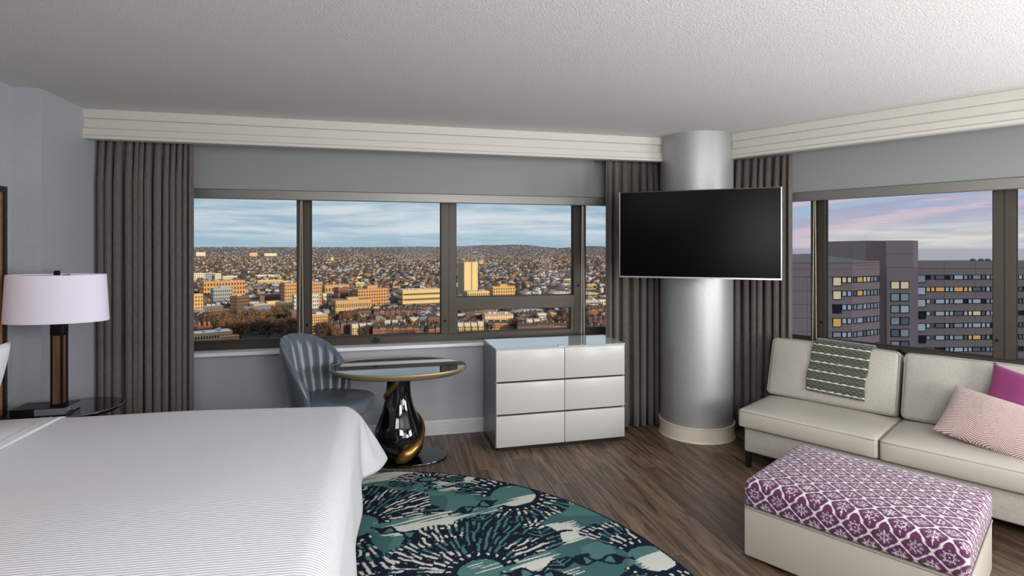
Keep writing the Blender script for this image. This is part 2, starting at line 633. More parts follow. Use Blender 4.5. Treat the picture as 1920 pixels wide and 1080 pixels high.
# curtain pocket fascia (cornice), in stepped bands
BANDS = [('upper_band', 0.36, 0.412, 2.652, 2.72), ('middle_band', 0.36, 0.398, 2.578, 2.652), ('lower_band', 0.36, 0.416, 2.524, 2.578), ('lip', 0.35, 0.428, 2.498, 2.524)]


def cornice(name, a, b, loc, rot, label):
    root = struct(empty(name, loc, rot, label))
    for nm, o0, o1, z0, z1 in BANDS:
        c = 0.004
        MB().extrude([(o0, z0), (o1 - c, z0), (o1, z0 + c), (o1, z1 - c), (o1 - c, z1), (o0, z1)], a, b).build(nm, TRIMW, root)
    return root


cornice('trim_1', (2.72, 5.0), (-2.13, 5.0), (0, 0, 0), 0, 'stepped off-white curtain cornice above the city window')
cornice('trim_2', (6.5, 0.0), (0.36, 0.0), (CX, CY, 0), RB, 'stepped off-white curtain cornice above the sofa window')

# ------------------------------------------------------------------ windows


def window(name, loc, rot, x0, x1, mulls, label, transom=None, y=0.10, latches=(), locks=()):
    """ribbon window in wall-local coordinates: y outwards"""
    root = struct(empty(name, loc, rot, label))
    z0, z1 = 0.83, 2.28
    b = MB().box(x0, x1, y, y + 0.09, z0 - 0.005, z0 + 0.062).box(x0, x1, y + 0.012, y + 0.08, z0 + 0.062, z0 + 0.07)
    b.build('bottom_rail', FRAME, root)
    MB().box(x0, x1, y, y + 0.09, z1 - 0.06, z1).build('top_rail', FRAME, root)
    for (c, w) in mulls:
        h0, h1 = z0 + 0.07, z1 - 0.06
        m = MB().box(c - w / 2, c - 0.004, y - 0.004, y + 0.09, h0, h1).box(c + 0.004, c + w / 2, y - 0.004, y + 0.09, h0, h1)
        m.box(c - 0.006, c + 0.006, y + 0.004, y + 0.085, h0, h1)
        m.build('mullion', FRAME, root)
    ed = [x0] + [c for c, w in mulls] + [x1]
    ww = [0] + [w for c, w in mulls] + [0]
    for i in range(len(ed) - 1):
        a, e = ed[i] + ww[i] / 2, ed[i + 1] - ww[i + 1] / 2
        zz = [(z0 + 0.07, z1 - 0.06)]
        if transom is not None and i == transom:
            MB().box(a, e, y, y + 0.09, 1.118, 1.236).box(a, e, y - 0.004, y + 0.02, 1.165, 1.19).build('transom', FRAME, root)
            MB().box(a, a + 0.014, y + 0.004, y + 0.08, z0 + 0.07, 1.118).box(e - 0.03, e, y + 0.004, y + 0.08, z0 + 0.07, 1.118).build('vent_frame', FRAME, root)
            zz = [(z0 + 0.07, 1.118), (1.236, z1 - 0.06)]
        for (q0, q1) in zz:
            g = MB().box(a, e, y + 0.05, y + 0.056, q0, q1).build('pane', WGLASS, root)
            t = 0.007
            gk = MB().box(a, a + t, y + 0.035, y + 0.07, q0, q1).box(e - t, e, y + 0.035, y + 0.07, q0, q1)
            gk.box(a, e, y + 0.035, y + 0.07, q0, q0 + t).box(a, e, y + 0.035, y + 0.07, q1 - t, q1)
            gk.build('gasket', GASK, g)
    for c in latches:
        h = MB()
        h.prism([(-0.042, 0), (-0.012, -0.02), (0.012, -0.02), (0.042, 0), (0.012, 0.02), (-0.012, 0.02)], 0, 0.014)
        h.box(-0.01, 0.01, -0.008, 0.03, 0.012, 0.02)
        h.build('latch', BLACKM, root, loc=(c, y, z0 + 0.03), rot=(R(90), 0, 0))
    for (c, zq) in locks:
        MB().lathe([(0.011, 0), (0.011, 0.008), (0.007, 0.011)], 12).build('lock', BLACKM, root, loc=(c, y - 0.004, zq), rot=(R(90), 0, 0))
    s = MB().extrude([(-0.14, 0.80), (0.05, 0.80), (0.055, 0.805), (0.055, 0.825), (0.05, 0.83), (-0.14, 0.83)], (x1, 0), (x0, 0))
    s.build('sill', SILLW, root)
    MB().box(x0 - 0.1, x1 + 0.1, 0.19, 0.25, 0.79, 0.83).build('outer_sill', FRAME, root)
    return root


window('window_1', (0, 5.0, 0), 0, -2.02, 2.98, [(-1.965, 0.11), (-0.685, 0.112), (0.595, 0.14), (1.892, 0.123)],
       'wide bronze framed ribbon window over the sunlit city', transom=3, latches=(-0.066,), locks=((-0.655, 1.02), (0.56, 1.02), (1.872, 1.33)))
window('window_2', (CX, CY, 0), RB, 0.07, 5.75, [(1.13, 0.112), (2.357, 0.122), (3.58, 0.122), (4.80, 0.122)],
       'bronze framed ribbon window facing the neighbouring hotel wing', latches=(1.732,), locks=((1.165, 1.05), (2.32, 1.03)))

# ------------------------------------------------------------------ round column
colm = struct(empty('column', (2.817, 4.524, 0), 0, 'round silver grey column in the corner between the two windows'))
MB().lathe([(0.32, 0.0), (0.32, HC + 0.01)], 96, cap=False).build('shaft', COLM, colm, True)
MB().lathe([(0.321, 0.0), (0.340, 0.0), (0.334, 0.012), (0.332, 0.02), (0.332, 0.118), (0.338, 0.124), (0.336, 0.13), (0.321, 0.132)], 96, cap=False).build('base_ring', CREAM, colm, True)

# ------------------------------------------------------------------ curtains and blinds


def curtain(loc, rot, x0, x1, yb, n, flat_at, label, seed):
    rg = random.Random(seed)
    z1, z0 = 2.52, 0.012
    nu = n * 12
    zs = np.r_[np.linspace(z0, 2.2, 10), 2.32, 2.4, 2.46, 2.5, z1]
    am = [0.75 + 0.5 * rg.random() for _ in range(n + 2)]
    wd = np.cumsum([0] + [0.6 + 0.8 * rg.random() for _ in range(n)])
    wd = wd / wd[-1]
    P = np.zeros((nu + 1, len(zs), 3))
    for i in range(nu + 1):
        q = i / 12
        kq = min(int(q), n - 1)
        f = q - kq
        u = wd[kq] + (wd[kq + 1] - wd[kq]) * f
        a = am[kq] * (1 - f) + am[kq + 1] * f
        wob = math.sin(kq * 2.1 + seed)
        sy = math.cos(2 * math.pi * f)
        sy = math.copysign(abs(sy) ** 0.8, sy)
        sx = 0.014 * math.sin(4 * math.pi * f)
        edge = (1 - u) if flat_at > 0 else u
        keep = min(1.0, edge / 0.16)
        for j, z in enumerate(zs):
            top = max(0.0, (z - 2.2) / 0.32)
            amp = 0.048 * a * (1 - 0.55 * top) * (0.25 + 0.75 * keep)
            dr = 0.010 * wob * (1 - z / 2.5) * keep
            P[i, j] = (x0 + (x1 - x0) * u + sx * (1 - 0.5 * top) * keep + dr, yb + amp * sy - 0.035 * (1 - keep), z)
    V, Q = grid(P)
    o = link('curtain', bulk('curtain', V, Q, True), CURT, None, loc, (0, 0, rot))
    md = o.modifiers.new('thickness', 'SOLIDIFY')
    md.thickness = 0.004
    md.offset = 0
    tag(o, label, 'curtain', 'brown linen drapes')
    return o


c1_ = curtain((0, 0, 0), 0, -2.115, -1.447, 4.76, 13, 1, 'wide pleated grey brown curtain between the lamp and the city window', 1)
c2_ = curtain((0, 0, 0), 0, 2.03, 2.80, 4.80, 11, -1, 'grey brown curtain left of the round column, behind the white dresser', 2)
c3_ = curtain((CX, CY, 0), RB, 0.20, 1.0, -0.11, 12, 1, 'grey brown curtain right of the round column, behind the sofa end', 3)


def chain_mesh(z_top, z_bot, gap):
    b = MB()
    pts = []
    for z in np.linspace(z_top, z_bot, 150):
        pts.append((-gap / 2 * (0.35 + 0.65 * (z_top - z) / (z_top - z_bot)), 0, z))
    for q in np.linspace(0, math.pi, 8)[1:-1]:
        pts.append((-gap / 2 * math.cos(q), 0, z_bot - gap / 2 * math.sin(q)))
    for z in np.linspace(z_bot, z_top, 150):
        pts.append((gap / 2 * (0.35 + 0.65 * (z_top - z) / (z_top - z_bot)), 0, z))
    rr = [0.0042 if i % 2 else 0.0018 for i in range(len(pts))]
    b.tube(pts, rr, 6)
    return b


def blind(loc, rot, x0, x1, y, label, chain=None, zt=2.66):
    root = empty('roller_blind', (loc[0], loc[1], 0), rot, label, 'blind', 'grey roller blinds half way down')
    MB().box(x0, x1, y, y + 0.003, 2.185, zt).build('fabric', BLINDM, root)
    MB().extrude([(-y - 0.014, 2.108), (-y + 0.006, 2.108), (-y + 0.010, 2.114), (-y + 0.010, 2.184), (-y + 0.005, 2.19), (-y - 0.014, 2.19)], (x1, 0), (x0, 0)).build('bottom_rail', RAILM, root)
    MB().lathe([(0.028, x0), (0.028, x1)], 20).build('roller_tube', RAILM, root, True, loc=(0, y + 0.03, zt - 0.01), rot=(R(90), 0, R(90)))
    if chain:
        cx_, zb = chain
        chain_mesh(2.15, zb, 0.03).build('bead_chain', CHAINM, root, True, loc=(cx_, y + 0.05, 0))
    return root


blind((0, 5.0), 0, -2.05, 1.871, -0.05, 'long grey roller blind over the left panes of the city window', (-0.690, 0.95))
blind((0, 5.0), 0, 1.871, 2.93, -0.05, 'short grey roller blind over the last pane beside the column curtain', (1.885, 0.76))
blind((CX, CY), RB, 0.12, 1.145, -0.05, 'short grey roller blind beside the column above the sofa end', (1.135, 0.90))
blind((CX, CY), RB, 1.145, 2.394, -0.05, 'grey roller blind over the pane with the neighbouring hotel towers')
blind((CX, CY), RB, 2.394, 3.60, -0.05, 'grey roller blind at the right frame edge above the magenta cushion')

# ------------------------------------------------------------------ bed
bed = empty('bed', (-1.2, 2.62, 0), 0, 'king bed with white ribbed coverlet pulled over the foot corner', 'bed')
BX, BY = -1.2, 2.62
rbox('box_spring', 1.98, 1.92, 0.30, 0.04, BOXS, bed, (-2.19 + 0.99 - BX + 0.065, 2.67 - BY, 0.12), kk=3)
rbox('mattress', 1.93, 1.90, 0.26, 0.07, BEDF, bed, (-2.19 + 0.97 - BX, 2.67 - BY, 0.42), kk=3)
for sx in (-0.88, 0.88):
    for sy in (-0.8, 0.8):
        MB().box(sx - 0.03, sx + 0.03, sy - 0.03, sy + 0.03, 0.013, 0.125).build('leg', BLACKS, bed)


def coverlet():
    x0, x1 = -1.92, -0.275          # flat part along the bed (before the foot edge starts to round over)
    y0, y1 = 1.78, 3.61
    rad = 0.13
    us = np.r_[np.linspace(x0, x1, 46), x1 + np.linspace(0, 0.56, 32)[1:]]
    vs = np.r_[y0 - np.linspace(0.62, 0, 26)[:-1], np.linspace(y0, y1, 50), y1 + np.linspace(0, 0.50, 34)[1:]]
    P = np.zeros((len(us), len(vs), 3))
    for i, u in enumerate(us):
        for j, v in enumerate(vs):
            du, dv = max(0, u - x1), max(0, v - y1) if v > y1 else min(0, v - y0)
            cx_, cy_ = min(u, x1), min(max(v, y0), y1)
            top = 0.703 + 0.030 * (x1 - cx_) / 1.5
            top -= 0.008 * max(0, (cx_ + 0.7) / 0.4) ** 2 * (1 if cx_ > -0.7 else 0)
            top += 0.004 * math.sin(cx_ * 5 + 1) * math.sin(cy_ * 4)
            ad = abs(dv)
            if du == 0 and ad == 0:
                P[i, j] = (cx_, cy_, top)
                continue
            # direction of hang; in the corner the cloth fans out and makes a fold
            L = max(du, ad) + 0.04 * min(du, ad) - 0.16 * min(du, ad) ** 2
            ang = math.atan2(dv, du) if (du and ad) else (0 if ad == 0 else math.copysign(math.pi / 2, dv))
            arc = rad * math.pi / 2
            if L < arc:
                q = L / rad
                out, dn = rad * math.sin(q), rad * (1 - math.cos(q))
            else:
                dn = rad + (L - arc) * 0.97
                out = rad + (L - arc) * 0.06
            corner = min(du, ad) / max(du, ad) if (du and ad) else 0
            fl = (math.sin(2 * ang) if du and ad else 0)
            drop = max(0, dn - 0.05)
            out += 0.52 * abs(fl) ** 1.5 * drop
            out += 0.010 * math.sin(cy_ * 9 + cx_ * 7) * min(1, drop / 0.3)
            out += 0.022 * abs(fl) * math.sin(ang * 9) * min(1, drop / 0.25)
            dirx, diry = math.cos(ang), math.sin(ang)
            if du and ad:
                # squarer than round: keep both faces flat until near the corner
                e = 0.55
                dirx = math.copysign(abs(dirx) ** e, dirx)
                diry = math.copysign(abs(diry) ** e, diry)
            P[i, j] = (cx_ + dirx * out, cy_ + diry * out, max(top - dn, 0.05))
    P[..., 2] += 0.0
    return P


V, Q = grid(coverlet())
V = V - np.array([BX, BY, 0])
cv = link('coverlet', bulk('coverlet', V, Q, True), BEDW, bed)
md = cv.modifiers.new('thickness', 'SOLIDIFY')
md.thickness = 0.012
md.offset = -1
# turned-down top sheet with its thin stitched seam
us = np.r_[np.linspace(-2.17, -1.80, 8), -1.79]
vs = np.r_[1.65, 1.67, 1.70, 1.74, np.linspace(1.78, 3.61, 30), 3.65, 3.68, 3.705, 3.72, 3.732]
P = np.zeros((len(us), len(vs), 3))
for i, u in enumerate(us):
    for j, v in enumerate(vs):
        e = min(0.13, max(0, abs(v - 2.695) - 0.915))
        P[i, j] = (u - BX, v - BY, 0.7385 - 0.003 * math.sin(v * 7) - 0.13 + math.sqrt(max(0.0, 0.0169 - e * e)))
V, Q = grid(P)
sh = link('top_sheet', bulk('top_sheet', V, Q, True), BEDF, bed)
md = sh.modifiers.new('thickness', 'SOLIDIFY')
md.thickness = 0.014
md.offset = -1
MB().tube([(-1.85 - BX, v - BY, 0.7392 - 0.003 * math.sin(v * 7) - 0.13 + math.sqrt(max(0.0, 0.0169 - min(0.13, max(0, abs(v - 2.695) - 0.915)) ** 2))) for v in np.linspace(1.66, 3.70, 60)], 0.0018, 6).build('seam', SEAM, sh, True)


def pillow(name, w, h, t, m, label, loc, rot, cat='cushion', group=None, col=None, n=(36, 26), pinch=0.06, attr=None):
    """two-sided stuffed pillow, flat in local x-z, thickness along y"""
    xs, zs = np.linspace(-1, 1, n[0] + 1), np.linspace(-1, 1, n[1] + 1)
    X, Z = np.meshgrid(xs, zs, indexing='ij')
    th = t / 2 * (np.clip((1 - X ** 2) * (1 - Z ** 2), 0, 1) ** 0.42)
    # sides draw in slightly between the corners
    sx = 1 - pinch * (1 - np.abs(Z) ** 2) * np.abs(X) ** 3
    sz = 1 - pinch * (1 - np.abs(X) ** 2) * np.abs(Z) ** 3
    PX, PZ = X * w / 2 * sx, Z * h / 2 * sz
    wr_ = 0.010 * (vnoise(X * 3 + 9, Z * 3 + 5, 3) - 0.5) * np.clip(1 - np.maximum(np.abs(X), np.abs(Z)), 0, 1)
    A, Qa = grid(np.stack([PX, -th + wr_, PZ], -1))
    Bk, Qb = grid(np.stack([PX, th, PZ], -1))
    V = np.r_[A, Bk]
    Qs = np.r_[Qa, Qb[:, ::-1] + len(A)]
    me = bulk(name, V, Qs, True)
    if col is not None:
        C = col(V[:, 0], V[:, 2])
        vcol(me, C)
    b = bmesh.new()
    b.from_mesh(me)
    bmesh.ops.remove_doubles(b, verts=[v for v in b.verts if v.is_boundary], dist=1e-5)
    bmesh.ops.recalc_face_normals(b, faces=b.faces)
    b.to_mesh(me)
    b.free()
    o = link(name, me, m, None, loc, rot)
    return tag(o, label, cat, group)


pillow('bed_pillow', 0.90, 0.48, 0.20, PILW, 'white bed pillow propped against the headboard', (-1.99, 2.98, 0.975), (R(16), 0, R(90)), 'pillow')

hb = empty('headboard', (-2.285, 2.7, 0), 0, 'tall wooden headboard panel in a black frame on the left wall', 'headboard')
MB().box(0.0, 0.03, -1.24, 1.24, 0.30, 2.04).build('panel', HBW, hb)
fr = MB().box(0.0, 0.04, 1.24, 1.268, 0.28, 2.075).box(0.0, 0.04, -1.268, -1.24, 0.28, 2.075).box(0.0, 0.04, -1.24, 1.24, 2.04, 2.075).box(0, 0.04, -1.24, 1.24, 0.28, 0.30)
fr.build('frame', BLACKS, hb)

# ------------------------------------------------------------------ nightstand, lamp
NSX, NSY = -1.893, 4.045
ns = empty('nightstand', (NSX, NSY, 0), 0, 'round black glass topped nightstand between bed and left curtain', 'nightstand')
MB().lathe([(0.205, 0.655), (0.226, 0.664), (0.23, 0.672), (0.23, 0.680), (0.226, 0.685)], 64).build('top', BLACKG, ns, True)
MB().lathe([(0.228, 0.6775), (0.2325, 0.6795), (0.2325, 0.6825), (0.228, 0.6845)], 64, cap=False).build('edge_band', SILVER, ns, True)
MB().box(-0.385, 0.06, -0.20, 0.02, 0.62, 0.684).build('side_shelf', BLACKS, ns)
MB().lathe([(0.19, 0.0), (0.19, 0.02), (0.03, 0.03), (0.026, 0.6), (0.05, 0.655)], 40).build('pedestal', BLACKM, ns, True)

LX, LY = -1.965, 3.93
lamp = empty('table_lamp', (LX, LY, 0.686), 0, 'table lamp with wide lilac white drum shade on the nightstand', 'lamp')
bs = MB().box(-0.20, 0.085, -0.085, 0.085, 0, 0.046)
bs.build('base', BLACKS, lamp)
MB().box(-0.075, 0.085, -0.0865, -0.085, 0.004, 0.042).build('control_face', NICK, lamp)
MB().box(0.085, 0.0865, -0.082, 0.082, 0.004, 0.042).build('outlet_plate', NICK, lamp)
MB().box(0.0865, 0.088, -0.075, -0.005, 0.008, 0.016).build('slot', BLACKS, lamp)
MB().box(0.0865, 0.089, -0.03, -0.018, 0.022, 0.034).build('button', CHROME, lamp)
MB().lathe([(0.012, 0), (0.012, 0.016), (0.007, 0.022)], 14).build('switch_knob', BLACKM, lamp, True, loc=(0.02, 0.055, 0.046))
PXO = 0.012
post = MB()
for sx in (-1, 1):
    for sy in (-1, 1):
        post.box(PXO + sx * 0.027 - 0.005, PXO + sx * 0.027 + 0.005, sy * 0.027 - 0.005, sy * 0.027 + 0.005, 0.046, 0.49)
post.box(PXO - 0.034, PXO + 0.034, -0.034, 0.034, 0.046, 0.056)
post.build('post', BLACKM, lamp)
MB().box(PXO - 0.0255, PXO + 0.0255, -0.0255, 0.0255, 0.056, 0.49).build('wood_core', WALN, lamp)
rbox('cap', 0.068, 0.068, 0.075, 0.004, BLACKM, lamp, (PXO, 0, 0.475))
pr = []
MB().lathe([(0.276, 0.560), (0.2775, 0.568), (0.263, 0.842), (0.2625, 0.850), (0.2605, 0.850), (0.2610, 0.842), (0.2755, 0.568), (0.274, 0.560), (0.276, 0.560)], 72, 1.0, 0.56, cap=False).build('shade', SHADE, lamp, True)
MB().tube([(0, 0, 0.55), (0, 0, 0.862)], 0.006, 8).build('stem', BLACKM, lamp)
sp_ = MB().tube([(-0.258, 0, 0.842), (0.258, 0, 0.842)], 0.004, 6).tube([(0, -0.14, 0.842), (0, 0.14, 0.842)], 0.004, 6)
sp_.build('spider', BLACKM, lamp)
MB().box(-0.012, 0.012, -0.012, 0.012, 0.844, 0.874).build('finial', BLACKM, lamp)

# ------------------------------------------------------------------ rug
RC, RR = (-0.384, 2.332), 1.95


def rug_colors(x, y):
    teal, navy, cream, dteal = linc((80, 120, 119)), linc((26, 33, 50)), linc((206, 208, 198)), linc((66, 102, 104))
    wx = x + 0.020 * (vnoise(x * 14, y * 14, 1) - 0.5) + 0.008 * (vnoise(x * 45, y * 45, 2) - 0.5)
    wy = y + 0.020 * (vnoise(x * 14, y * 14, 4) - 0.5) + 0.008 * (vnoise(x * 45, y * 45, 5) - 0.5)
    n = len(x)
    C = np.tile(teal, (n, 1))
    C = np.where((vnoise(x * 6, y * 6, 8) > 0.62)[:, None], dteal, C)
    # cream ikat blotches: stretched dashes
    ax, ay = 0.97 * x + 0.24 * y, -0.24 * x + 0.97 * y
    rag = vnoise(ax * 5 + 0.9 * vnoise(ax * 3, ay * 75, 15), ay * 95, 6)
    area_ = vnoise(ax * 3.4, ay * 7.5, 7) + 0.32 * (rag - 0.5)
    C = np.where((area_ > 0.69)[:, None], cream, C)
    # fan medallions: centre x, y, disc radius, fan outer radius, heading of the open side (deg)
    for (mx, my, rd, ro, head, sq) in FANS:
        px, py = wx - mx, (wy - my) / sq
        r = np.hypot(px, py)
        th = np.arctan2(py, px)
        rel = np.abs((th - math.radians(head) + np.pi) % (2 * np.pi) - np.pi)
        lob = ro * (0.90 + 0.10 * np.abs(np.cos(th * 4.5)))
        fan = (r < lob) & (r > rd + 0.06) & (rel > 0.62)
        bend = th * 1.0 + 0.35 * (r - rd) * np.sign(np.sin(th - math.radians(head)))
        nst = 23 if ro > 0.5 else 19
        st = np.sin(bend * nst) + 0.5 * (vnoise(px * 30, py * 30, 9) - 0.5)
        C = np.where(fan[:, None], navy, C)
        zone = np.clip(np.floor((r - rd - 0.02) / 0.13), 0, 3)
        frq = 38 + 22 * zone
        cell = np.floor(bend * frq / (2 * np.pi))
        st2 = np.sin(bend * frq + 0.5 * vnoise(px * 25, py * 25, 33))
        gap = fan & (st2 > 0.15) & (np.sin(r * 24 + cell * 2.4) > -0.66)
        isc = vnoise(ax * 6, ay * 16, 12) > 0.46
        C = np.where((gap & isc)[:, None], cream, C)
        C = np.where((gap & ~isc)[:, None], teal, C)
        ring = (r > rd) & (r < rd + 0.075) & (rel > 0.50)
        C = np.where(ring[:, None], navy, C)
        dash = (np.abs(r - rd - 0.05) < 0.012) & (np.sin(th * 22) > 0.6) & (rel > 0.5)
        C = np.where(dash[:, None], cream, C)
        disc = r < rd
        C = np.where(disc[:, None], teal, C)
        C = np.where((disc & (area_ > 0.63))[:, None], cream, C)
        # stalk leaving the open side, a dark wavy bead string
        h = math.radians(head)
        a = px * math.cos(h) + py * math.sin(h)
        b = -px * math.sin(h) + py * math.cos(h)
        w = 0.03 + 0.022 * np.sin(a * 38)
        stem_ = (a > rd * 0.75) & (a < rd + 0.34) & (np.abs(b) < w)
        C = np.where(stem_[:, None], navy, C)
        core = stem_ & (np.abs(b) < w - 0.022) & (np.sin(a * 60) > -0.2)
        C = np.where(core[:, None], teal, C)
    for (mx, my, ang, ln) in LEAVES:
        c, s = math.cos(math.radians(ang)), math.sin(math.radians(ang))
        a, b = (wx - mx) * c + (wy - my) * s, -(wx - mx) * s + (wy - my) * c
        t = a / ln
        wd = 0.52 * ln * np.clip(1 - t * t, 0, 1) ** 0.9
        leaf = (np.abs(t) < 1) & (np.abs(b) < wd)
        C = np.where(leaf[:, None], navy, C)
        vein = leaf & (np.abs(b) < wd - 0.014) & ((np.abs(a) < 0.006) | (np.sin((b - np.abs(a) * 0.5) * 190) > 0.55)) & (np.abs(b) < wd * 0.8)
        C = np.where(vein[:, None], teal, C)
        for sg in (-1, 1):
            tx = np.abs(a * sg - ln * 1.35)
            cur = 0.16 * ln * np.sin((a * sg - ln) / ln * 3.0)
            tend = (a * sg > ln * 0.9) & (a * sg < ln * 1.9) & (np.abs(b - cur * sg) < 0.013)
            C = np.where(tend[:, None], navy, C)
    edge = np.hypot(x - RC[0], y - RC[1]) > RR - 0.012
    C = np.where(edge[:, None], navy, C)
    return C


FANS = [(0.50, 2.80, 0.125, 0.60, -18, 1.0), (0.86, 3.62, 0.15, 0.40, 200, 1.0), (-0.16, 3.45, 0.13, 0.55, -30, 1.0), (1.42, 2.72, 0.12, 0.46, 170, 1.0),
        (1.02, 2.15, 0.13, 0.42, 120, 1.0), (-0.10, 2.1, 0.13, 0.5, -20, 1.0), (0.32, 4.02, 0.06, 0.30, -90, 0.5)]
LEAVES = [(0.56, 3.86, -8, 0.085), (0.60, 3.37, 12, 0.085), (0.91, 3.10, -6, 0.10), (0.93, 2.78, 14, 0.095), (1.27, 2.56, -10, 0.095), (0.28, 2.45, 10, 0.09)]
step = 0.0052
gx = np.arange(-0.95, 1.575, step)
gy = np.arange(1.05, 4.29, step)
X, Y = np.meshgrid(gx, gy, indexing='ij')
P = np.stack([X, Y, np.full(X.shape, 0.012)], -1)
V, Q = grid(P)
rr = np.hypot(V[:, 0] - RC[0], V[:, 1] - RC[1])
# pull the outside cells onto the round edge and keep those whose centre is inside
cen = V[Q].mean(1)
Q = Q[np.hypot(cen[:, 0] - RC[0], cen[:, 1] - RC[1]) < RR + step]
out = rr > RR
V[out, :2] = np.array(RC) + (V[out, :2] - np.array(RC)) * (RR / rr[out])[:, None]
used = np.unique(Q)
mp_ = np.zeros(len(V), dtype=np.int64)
mp_[used] = np.arange(len(used))
V, Q = V[used], mp_[Q]
RUGM = mat('ikat_rug', (90, 120, 120), 0.95, attr='Col', bump=('noise', 350, 0.35), spec=0.08)
rug = empty('area_rug', (0, 0, 0), 0, 'large round teal, navy and cream ikat rug under the bed foot', 'rug')
me = bulk('pile', V, Q, False)
vcol(me, rug_colors(V[:, 0], V[:, 1]))
link('pile', me, RUGM, rug)
MB().lathe([(RR - 0.03, 0.0), (RR, 0.0), (RR + 0.002, 0.006), (RR, 0.0118), (RR - 0.03, 0.0118)], 180, cx=RC[0], cy=RC[1], cap=True).build('backing', mat('rug_binding', (42, 52, 66), 0.9), rug)

# ------------------------------------------------------------------ side table
TX, TY = 0.122, 4.50
tab = empty('pedestal_table', (TX, TY, 0), R(-9), 'oval black glass table with bronze rim on a black vase pedestal', 'table')
TA, TB = 0.55, 0.365
EL = TB / TA
MB().lathe([(0.530, 0.741), (0.534, 0.7475), (0.532, 0.7495)], 96, 1, EL).build('glass_top', BLACKG, tab, True)
MB().lathe([(0.533, 0.741), (0.536, 0.750), (0.541, 0.752), (TA - 0.002, 0.749), (TA, 0.742), (TA - 0.003, 0.733), (0.51, 0.706), (0.40, 0.703), (0.40, 0.741)], 96, 1, EL, cap=False).build('rim', BRONZE, tab, True)
MB().lathe([(0.50, 0.7005), (0.50, 0.735)], 64, 1, EL).build('underside', BLACKS, tab, True)
VASE = [(0.150, 0.020), (0.176, 0.05), (0.196, 0.10), (0.203, 0.15), (0.200, 0.20), (0.188, 0.25), (0.168, 0.30), (0.146, 0.35), (0.127, 0.40), (0.111, 0.45), (0.100, 0.50), (0.094, 0.55), (0.092, 0.60), (0.095, 0.65), (0.102, 0.69), (0.106, 0.702)]
MB().lathe(VASE, 72).build('vase_pedestal', BLACKG, tab, True)
MB().lathe([(0.32, 0.0), (0.335, 0.003), (0.337, 0.014), (0.333, 0.021), (0.15, 0.024)], 72, 1, 0.64).build('foot_plate', BLACKG, tab, True, loc=(0.05, 0.0, 0))


def vr(z):
    zs = [p[1] for p in VASE]
    return float(np.interp(z, zs, [p[0] for p in VASE]))


pts, rad = [], []
cam_az = math.atan2(-TY, -TX) - R(-9)       # direction from the table to the room's viewing side, in table space
keys = [(0.70, 14, 0.022), (0.62, -16, 0.023), (0.54, -58, 0.020), (0.47, -120, 0.014), (0.40, -190, 0.013), (0.33, -248, 0.014), (0.26, -282, 0.018), (0.20, -305, 0.024), (0.15, -326, 0.040), (0.11, -343, 0.052), (0.085, -352, 0.050), (0.058, -360, 0.030)]
zk = np.array([kx[0] for kx in keys])[::-1]
for z in np.linspace(0.70, 0.05, 70):
    a_ = float(np.interp(z, zk, np.array([kx[1] for kx in keys])[::-1]))
    r_ = float(np.interp(z, zk, np.array([kx[2] for kx in keys])[::-1]))
    q = cam_az + R(a_)
    d_ = vr(z) + r_ * 0.45
    pts.append((d_ * math.cos(q), d_ * math.sin(q), z))
    rad.append(r_)
MB().tube(pts, rad, 14).build('gold_swirl', GOLD, tab, True)
pts2 = []
for z in np.linspace(0.70, 0.03, 60):
    q = cam_az + R(-52 - (0.70 - z) * 70 + 25 * math.sin(z * 9))
    pts2.append(((vr(z) - 0.001) * math.cos(q), (vr(z) - 0.001) * math.sin(q), z))
MB().tube(pts2, 0.007, 8).build('raised_ridge', BLACKG, tab, True)

# ------------------------------------------------------------------ chair
chair = empty('swivel_chair', (-0.405, 4.50, 0), R(-27), 'blue grey vinyl barrel chair with channel tufted back at the oval table', 'chair')


def seat_rings(levels, a, b, e):
    rows = []
    for (inset, z) in levels:
        ring = []
        for q in np.linspace(0, 2 * math.pi, 64, endpoint=False):
            c, s = math.cos(q), math.sin(q)
            ring.append(((a - inset) * math.copysign(abs(c) ** (2 / e), c), (b - inset) * math.copysign(abs(s) ** (2 / e), s), z))
        rows.append(ring)
    V, Q = grid(np.array(rows).transpose(1, 0, 2), closed_u=True)
    n = len(rows)
    F = [tuple(f) for f in Q] + [tuple(i * n for i in range(64)), tuple(i * n + n - 1 for i in range(64))]
    mb = MB()
    mb.add(V, F)
    return mb


seat_rings([(0.05, 0.425), (0.012, 0.432), (0.0, 0.445), (0.0, 0.50), (0.008, 0.522), (0.03, 0.536), (0.08, 0.545), (0.16, 0.550), (0.24, 0.551)], 0.285, 0.275, 2.9).build('seat', LEATH, chair, True, loc=(0.04, 0, 0))
NCH = 13
phis = np.linspace(R(-92), R(92), NCH * 12 + 1)
zl = np.r_[np.linspace(0, 1, 22)]
inn = np.zeros((len(phis), len(zl), 3))
outr = np.zeros_like(inn)
for i, ph in enumerate(phis):
    t = abs(ph) / R(92)
    zt = 0.555 + 0.455 * (1 - t ** 2.3) ** 0.75
    ch = abs(math.sin(math.pi * i / 12)) ** 0.7
    for j, s in enumerate(zl):
        z = 0.41 + (zt - 0.41) * s
        rr_ = 0.262 + 0.105 * ((z - 0.41) / 0.6) ** 1.1
        endf = 1 - max(0, (s - 0.86) / 0.14) ** 2 * 0.75
        edge = 1 - max(0, (t - 0.93) / 0.07) ** 2 * 0.8
        ri = rr_ - (0.020 * ch + 0.020) * endf * edge
        ro = rr_ + 0.022 * endf * edge
        sink = -0.012 * (1 - ch) * max(0, (s - 0.9) / 0.1)
        inn[i, j] = (-ri * math.cos(ph), ri * math.sin(ph), z + sink)
        outr[i, j] = (-ro * math.cos(ph), ro * math.sin(ph), z)
mb = MB()
V, Q = grid(inn)
mb.add(V, Q)
V, Q = grid(outr)
